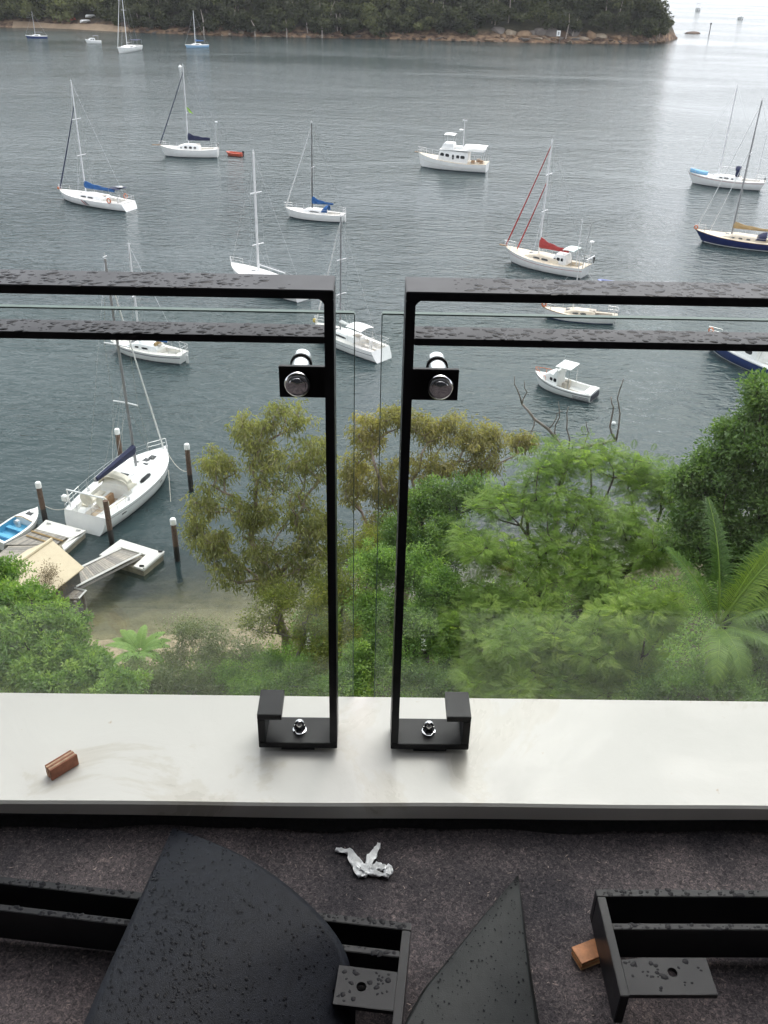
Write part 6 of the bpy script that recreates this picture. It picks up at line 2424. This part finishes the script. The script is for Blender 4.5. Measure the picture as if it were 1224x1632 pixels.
tree('broadleaf_tree', 'dense dark glossy leaved tree rising at the right edge', 'tree', (1215, 28),
     [(1220, 632, 30, 34, 34), (1240, 660, 30, 40, 40), (1178, 690, 30, 36, 28), (1095, 765, 30, 24, 20), (1150, 735, 30, 34, 26), (1215, 710, 29, 50, 40), (1135, 745, 30, 38, 30), (1185, 770, 29, 46, 36), (1230, 790, 28.5, 46, 44), (1110, 780, 30, 30, 24), (1140, 820, 29, 40, 30), (1165, 860, 28.5, 40, 30), (1215, 860, 28, 44, 34), (1100, 830, 29.5, 30, 26), (1260, 700, 29, 50, 80)],
     'leaf', L_DARK, M_DARKBARK, 640, 100, 15, fork=.5, rtip=.014, rtrunk=.26, spread=.46, ln=.17, wd=.075, tone=.50, up=.7, flat=.4)
tree('broadleaf_tree', 'dark green tree filling the gap between eucalypt and jacaranda', 'tree', (690, 34),
     [(690, 800, 35, 40, 30), (745, 790, 35, 40, 30), (640, 850, 34, 36, 34), (720, 860, 33, 46, 40), (670, 880, 33, 40, 34)],
     'leaf', L_DARK, M_DARKBARK, 340, 100, 16, fork=.5, rtip=.012, rtrunk=.16, spread=.46, ln=.14, wd=.06, tone=.62)
tree('evergreen_shrub', 'dense small leaved evergreen between the two frame posts', 'shrub', (630, 27),
     [(600, 900, 30, 40, 34), (655, 905, 30, 40, 34), (700, 940, 29, 38, 34), (600, 970, 28.5, 38, 36), (665, 990, 28, 46, 36), (715, 1020, 27.5, 32, 34), (590, 1045, 27, 36, 34), (650, 1070, 26.5, 46, 34), (560, 1090, 26, 36, 30), (710, 1090, 26, 36, 30)],
     'leaf', L_MID, M_DARKBARK, 620, 110, 17, fork=.3, rtip=.010, rtrunk=.14, spread=.40, ln=.11, wd=.052, tone=.42, cvar=.2, up=.6)
tree('broadleaf_tree', 'mid green leafy tree at lower left below the boatshed', 'tree', (60, 28),
     [(20, 955, 32, 40, 30), (8, 915, 36, 30, 22), (50, 950, 34, 30, 16), (75, 985, 31, 46, 28), (112, 1000, 31, 34, 24), (150, 1050, 30, 26, 20), (20, 1010, 30, 44, 34), (80, 1040, 29.5, 46, 30), (140, 1065, 29, 46, 26), (10, 1070, 28.5, 46, 30), (75, 1090, 28, 46, 24), (-40, 1000, 30, 50, 60), (190, 1090, 28, 34, 24)],
     'leaf', L_MID, M_DARKBARK, 560, 90, 18, fork=.4, rtip=.012, rtrunk=.2, spread=.40, ln=.18, wd=.075, tone=.5, cvar=.22, up=.7)
tree('grey_green_shrub', 'sparse grey green shrub on the bank right of the tree fern', 'shrub', (320, 34),
     [(300, 1005, 35, 36, 22), (350, 1015, 35, 40, 24), (330, 1045, 34, 46, 24), (280, 1050, 34, 30, 22), (395, 1040, 34, 30, 24)],
     'leaf', L_GREY, M_BARK, 220, 50, 19, fork=.2, rtip=.011, rtrunk=.07, spread=.50, ln=.12, wd=.045, tone=.5)
tree('small_tree', 'thin stemmed yellow green tree beside the left foot bracket', 'tree', (455, 30.5),
     [(450, 950, 32.5, 42, 18), (505, 965, 32, 30, 26), (415, 990, 32, 30, 24), (490, 1010, 31.5, 36, 26)],
     'leaf', L_YEL, M_BARK, 140, 60, 20, fork=.15, rtip=.013, rtrunk=.09, spread=.48, ln=.13, wd=.05, tone=.45, pathw=.15)
tree('low_shrub', 'low green shrub on the slope under the left foot bracket', 'shrub', (430, 29),
     [(370, 1075, 31, 42, 20), (430, 1060, 31, 36, 20), (490, 1075, 30, 40, 24), (420, 1095, 29.5, 60, 18), (520, 1100, 29, 26, 22)],
     'leaf', L_MID, M_BARK, 240, 75, 21, fork=.2, rtip=.009, rtrunk=.07, spread=.42, ln=.12, wd=.055, tone=.5)
tree('low_shrub', 'low olive shrub in front of the tree fern above the coping', 'shrub', (270, 30),
     [(240, 1085, 31, 40, 18), (300, 1085, 31, 44, 18), (345, 1095, 30.5, 36, 16), (215, 1070, 32, 26, 16)],
     'leaf', L_GREY, M_BARK, 220, 75, 22, fork=.2, rtip=.009, rtrunk=.06, spread=.40, ln=.11, wd=.045, tone=.45)
tree('broadleaf_tree', 'dark leafy tree at lower right behind the palm', 'tree', (1190, 25.5),
     [(1190, 950, 27, 40, 34), (1230, 930, 27, 40, 40), (1205, 1010, 26, 46, 36), (1190, 1075, 25, 50, 34), (1130, 1095, 25, 44, 22), (1235, 1080, 24.5, 40, 50), (1060, 1100, 25, 44, 20), (1150, 890, 28, 44, 34), (1090, 870, 28.5, 40, 34)],
     'leaf', L_DARK, M_DARKBARK, 380, 95, 23, fork=.4, rtip=.011, rtrunk=.18, spread=.36, ln=.15, wd=.055, tone=.6)
tree('low_shrub', 'low green shrub at the foot of the palm above the coping', 'shrub', (1120, 22.5),
     [(1090, 1095, 23.5, 40, 20), (1140, 1090, 23, 40, 26), (1180, 1100, 22.5, 40, 20), (1040, 1100, 24, 40, 18)],
     'leaf', L_MID, M_BARK, 170, 80, 25, fork=.2, rtip=.009, rtrunk=.07, spread=.34, ln=.13, wd=.05, tone=.35)
tree('olive_shrub', 'olive shrub between the frame posts under the brownish eucalypt', 'shrub', (560, 32),
     [(555, 880, 35, 36, 40), (605, 865, 35, 34, 36), (525, 935, 33, 34, 40), (575, 950, 32.5, 36, 40), (545, 1010, 31, 36, 36), (510, 1050, 30.5, 30, 30)],
     'leaf', L_YEL, M_BARK, 260, 70, 26, fork=.2, rtip=.012, rtrunk=.09, spread=.44, ln=.14, wd=.05, tone=.35, cvar=.2)
tree('twiggy_shrub', 'dry reddish twiggy shrub against the boatshed roof', 'shrub', (70, 39.5),
     [(75, 915, 39.5, 18, 22), (60, 935, 39, 26, 18), (95, 940, 39, 22, 16), (20, 910, 39.5, 22, 20)],
     'leaf', leaf_mat('dry_leaf', (.10, .075, .050), (.17, .125, .085), (.25, .19, .12), .2, .3), M_BARK, 90, 22, 24, fork=.1, rtip=.012, rtrunk=.05, spread=.40, ln=.11, wd=.035, tone=.5)

# fill of undergrowth on the slope so that no bare bank shows between the trees
r_ = np.random.default_rng(31)
pts = []
while len(pts) < 3400:
    x, y = r_.uniform(-22, 24), r_.uniform(17, 44)
    s_ = float(np.interp(x, _sx, _sy)) - y
    if s_ < (0.2 if x > -5 or x < -18 else 3.4):
        continue
    z = float(ground_z(x, y))
    if z + 1.6 < 32 - .93 * y:
        continue
    pts.append((x, y, z + r_.uniform(.1, .9)))
V, T = leaves(np.array(pts), 44, .62, .16, .065, 32, tone=.42, cvar=.2, up=.8)
tag(quads_mesh('undergrowth', V, L_MID, None, T), 'leafy undergrowth covering the slope below the balcony', 'undergrowth', kind='stuff')


# dead tree: bare crooked limbs
def dead_tree():
    Y0 = 42.0
    b = ony(880, 880, Y0)
    base = np.array([b[0], Y0, float(ground_z(b[0], Y0)) - .5])
    r = empty('dead_tree', tuple(base), 0, 'bare dead tree with crooked grey branches above the jacaranda', 'tree')

    def Q(px, py, dy=0.0):
        return ony(px, py, Y0 + dy) - base
    limbs = [([(880, 960), (885, 860), (890, 780), (905, 735)], .20, .10), ([(905, 735), (930, 712), (958, 708), (982, 702)], .10, .06), ([(982, 702), (972, 680), (978, 650), (974, 632)], .055, .02),
             ([(982, 702), (988, 660), (984, 635), (994, 604)], .045, .014), ([(905, 735), (890, 705), (874, 684), (852, 668), (832, 644)], .09, .05), ([(832, 644), (824, 620), (820, 600)], .04, .012),
             ([(832, 644), (840, 625), (836, 608)], .03, .01), ([(890, 705), (884, 690), (892, 665), (890, 640)], .04, .012), ([(905, 735), (908, 700), (904, 670), (906, 648)], .05, .014),
             ([(890, 780), (860, 785), (820, 798), (762, 804)], .11, .05), ([(762, 804), (745, 800), (720, 806)], .045, .015), ([(820, 798), (805, 780), (800, 762)], .035, .01), ([(852, 668), (846, 690), (856, 720)], .03, .01),
             ([(930, 712), (938, 690), (934, 672)], .03, .01), ([(874, 684), (886, 668), (896, 655)], .03, .01), ([(958, 708), (966, 728), (980, 745)], .03, .01)]
    rr = np.random.default_rng(5)
    for pts, r0, r1 in limbs:
        P_ = [Q(x, y, rr.normal(0, .15)) for x, y in pts]
        P2 = []
        for i in range(len(P_) - 1):
            P2 += [P_[i], (P_[i] + P_[i + 1]) / 2 + rr.normal(0, .05, 3)]
        P2.append(P_[-1])
        P2[0] = Q(*pts[0])
        MB().tube(P2, list(np.linspace(r0, r1, len(P2)) * .95 + .008), 6).build('branch' if r0 < .19 else 'trunk', mat('dead_wood', (.30, .26, .23), .9, var=.35, scale=4, alt=(.13, .11, .10)), r, smooth=2)


dead_tree()


# palm and tree fern
def frond_part(root, name, p0, az, el, L_, droop, n, ll, leafm, seed, tone=.5, hang=.5, wd=.05, m_r=None, twist=0.0, fold=.25):
    rr = np.random.default_rng(seed)
    d = np.array([math.cos(az) * math.cos(el), math.sin(az) * math.cos(el), math.sin(el)])
    side = np.array([-math.sin(az), math.cos(az), 0])
    spine, tang = [], []
    p_ = np.array(p0, float)
    m_ = 24
    for i in range(m_ + 1):
        t = i / m_
        e = el - droop * t ** 1.4
        dd = np.array([math.cos(az) * math.cos(e), math.sin(az) * math.cos(e), math.sin(e)])
        spine.append(p_.copy())
        tang.append(dd)
        p_ = p_ + dd * L_ / m_
    spine, tang = np.array(spine), np.array(tang)
    ra = MB().tube(spine[::2], list(np.linspace(.035, .006, len(spine[::2])) * L_ / 3), 5).build(name, m_r or leafm, root, smooth=2)
    if not ra.data.attributes.get('tone'):
        a_ = ra.data.attributes.new('tone', 'FLOAT', 'FACE')
        a_.data.foreach_set('value', [.75] * len(ra.data.polygons))
    V, T = [], []
    for i in range(n):
        t = .12 + .88 * (i + .5) / n
        k = t * m_
        a0 = int(min(k, m_ - 1))
        c_ = spine[a0] + (spine[a0 + 1] - spine[a0]) * (k - a0)
        tg = tang[a0]
        nr = np.cross(side, tg)
        if nr[2] < 0:
            nr = -nr
        l_ = ll * math.sin(PI * (.22 + .74 * t)) ** .8 * rr.uniform(.88, 1.1)
        for s_ in (1, -1):
            dv = side * s_ * math.cos(twist) + nr * (fold + math.sin(twist) * s_) + tg * (.35 + .45 * t)
            dv /= np.linalg.norm(dv)
            hg = hang * rr.uniform(.6, 1.3)
            mid = c_ + dv * l_ * .5 + np.array([0, 0, -.06 * hg * l_])
            tip_ = c_ + dv * l_ * .94 + np.array([0, 0, -.42 * hg * l_])
            w_ = np.cross(dv, nr)
            w_ = w_ / np.linalg.norm(w_) * wd * .5
            tn = tone + rr.normal(0, .10)
            V += [[c_ - w_ * .5, c_ + w_ * .5, mid + w_, mid - w_], [mid - w_, mid + w_, tip_ + w_ * .12, tip_ - w_ * .12]]
            T += [tn, tn]
    quads_mesh('leaflets', np.array(V), leafm, ra, np.array(T))
    return ra


pc = ony(1144, 998, 24.5)
pb_ = np.array([pc[0], pc[1], float(ground_z(pc[0], pc[1])) - .2])
pal = empty('palm_tree', tuple(pb_), 0, 'feather palm with long arching bright fronds at lower right', 'palm')
hgt = pc[2] - pb_[2]
MB().tube([(0, 0, 0), (.05, 0, hgt * .5), (0, 0, hgt - .6)], [.17, .13, .11], 10).build('trunk', M_BARK, pal, smooth=2)
MB().tube([(0, 0, hgt - .62), (0, 0, hgt - .2), (0, 0, hgt + .1)], [.12, .11, .05], 10).build('crown_shaft', mat('crown_shaft_green', (.16, .24, .07), .5, var=.15), pal, smooth=2)
fr_list = [  # azimuth (deg, 0 = right, 90 = away), elevation, length, droop, tone, twist
    (28, 58, 4.3, .70, .85, .7), (95, 70, 4.0, .85, .05, .35), (148, 60, 2.9, .55, .30, -.2), (-105, 15, 2.2, 1.5, .6, 0), (-80, 18, 2.0, 1.6, .5, 0), (0, 40, 3.2, 1.2, .5, .3),
    (-35, 22, 2.4, 1.4, .4, 0), (45, 48, 4.0, .8, .45, .5)]
for i, (az, el, L_, dr, tn, tw) in enumerate(fr_list):
    frond_part(pal, 'frond', (0, 0, hgt), math.radians(az), math.radians(el), L_ * 1.12, dr, 84, .95 if i in (0, 1, 7) else .66, L_PALM, 60 + i, tn, 1.1, .034, twist=tw)
fc = ony(222, 1040, 34.5)
fb_ = np.array([fc[0], fc[1], float(ground_z(fc[0], fc[1])) - .1])
fern = empty('tree_fern', tuple(fb_), 0, 'bright lime green tree fern by the sandy shallows', 'fern')
hgt = max(fc[2] - fb_[2], .6)
MB().tube([(0, 0, 0), (0, 0, hgt)], [.11, .09], 8).build('trunk', M_DARKBARK, fern)
for i in range(13):
    frond_part(fern, 'frond', (0, 0, hgt), 2 * PI * i / 13 + .2 * math.sin(i * 5), math.radians(38 + 8 * math.sin(i * 3)), 1.65, 1.0, 40, .36, L_FERN, 90 + i, .6, .3, .055, fold=.05)


# ------------------------------------------------------------------ thin sea haze in the air over the bay
hz = MB().box(-1500, 1500, -60, 2500, -16, 95).build('haze', None)
hm, hnt, hb, hout = _new('thin_sea_haze')
hnt.nodes.remove(hb)
pv = hnt.nodes.new('ShaderNodeVolumePrincipled')
pv.inputs['Color'].default_value = (0.93, 0.95, 1.0, 1)
pv.inputs['Density'].default_value = 0.00008
pv.inputs['Anisotropy'].default_value = 0.2
hnt.links.new(pv.outputs[0], hout.inputs['Volume'])
hz.data.materials.append(hm)
tag(hz, 'thin pale haze in the air over the bay', 'haze', kind='stuff')
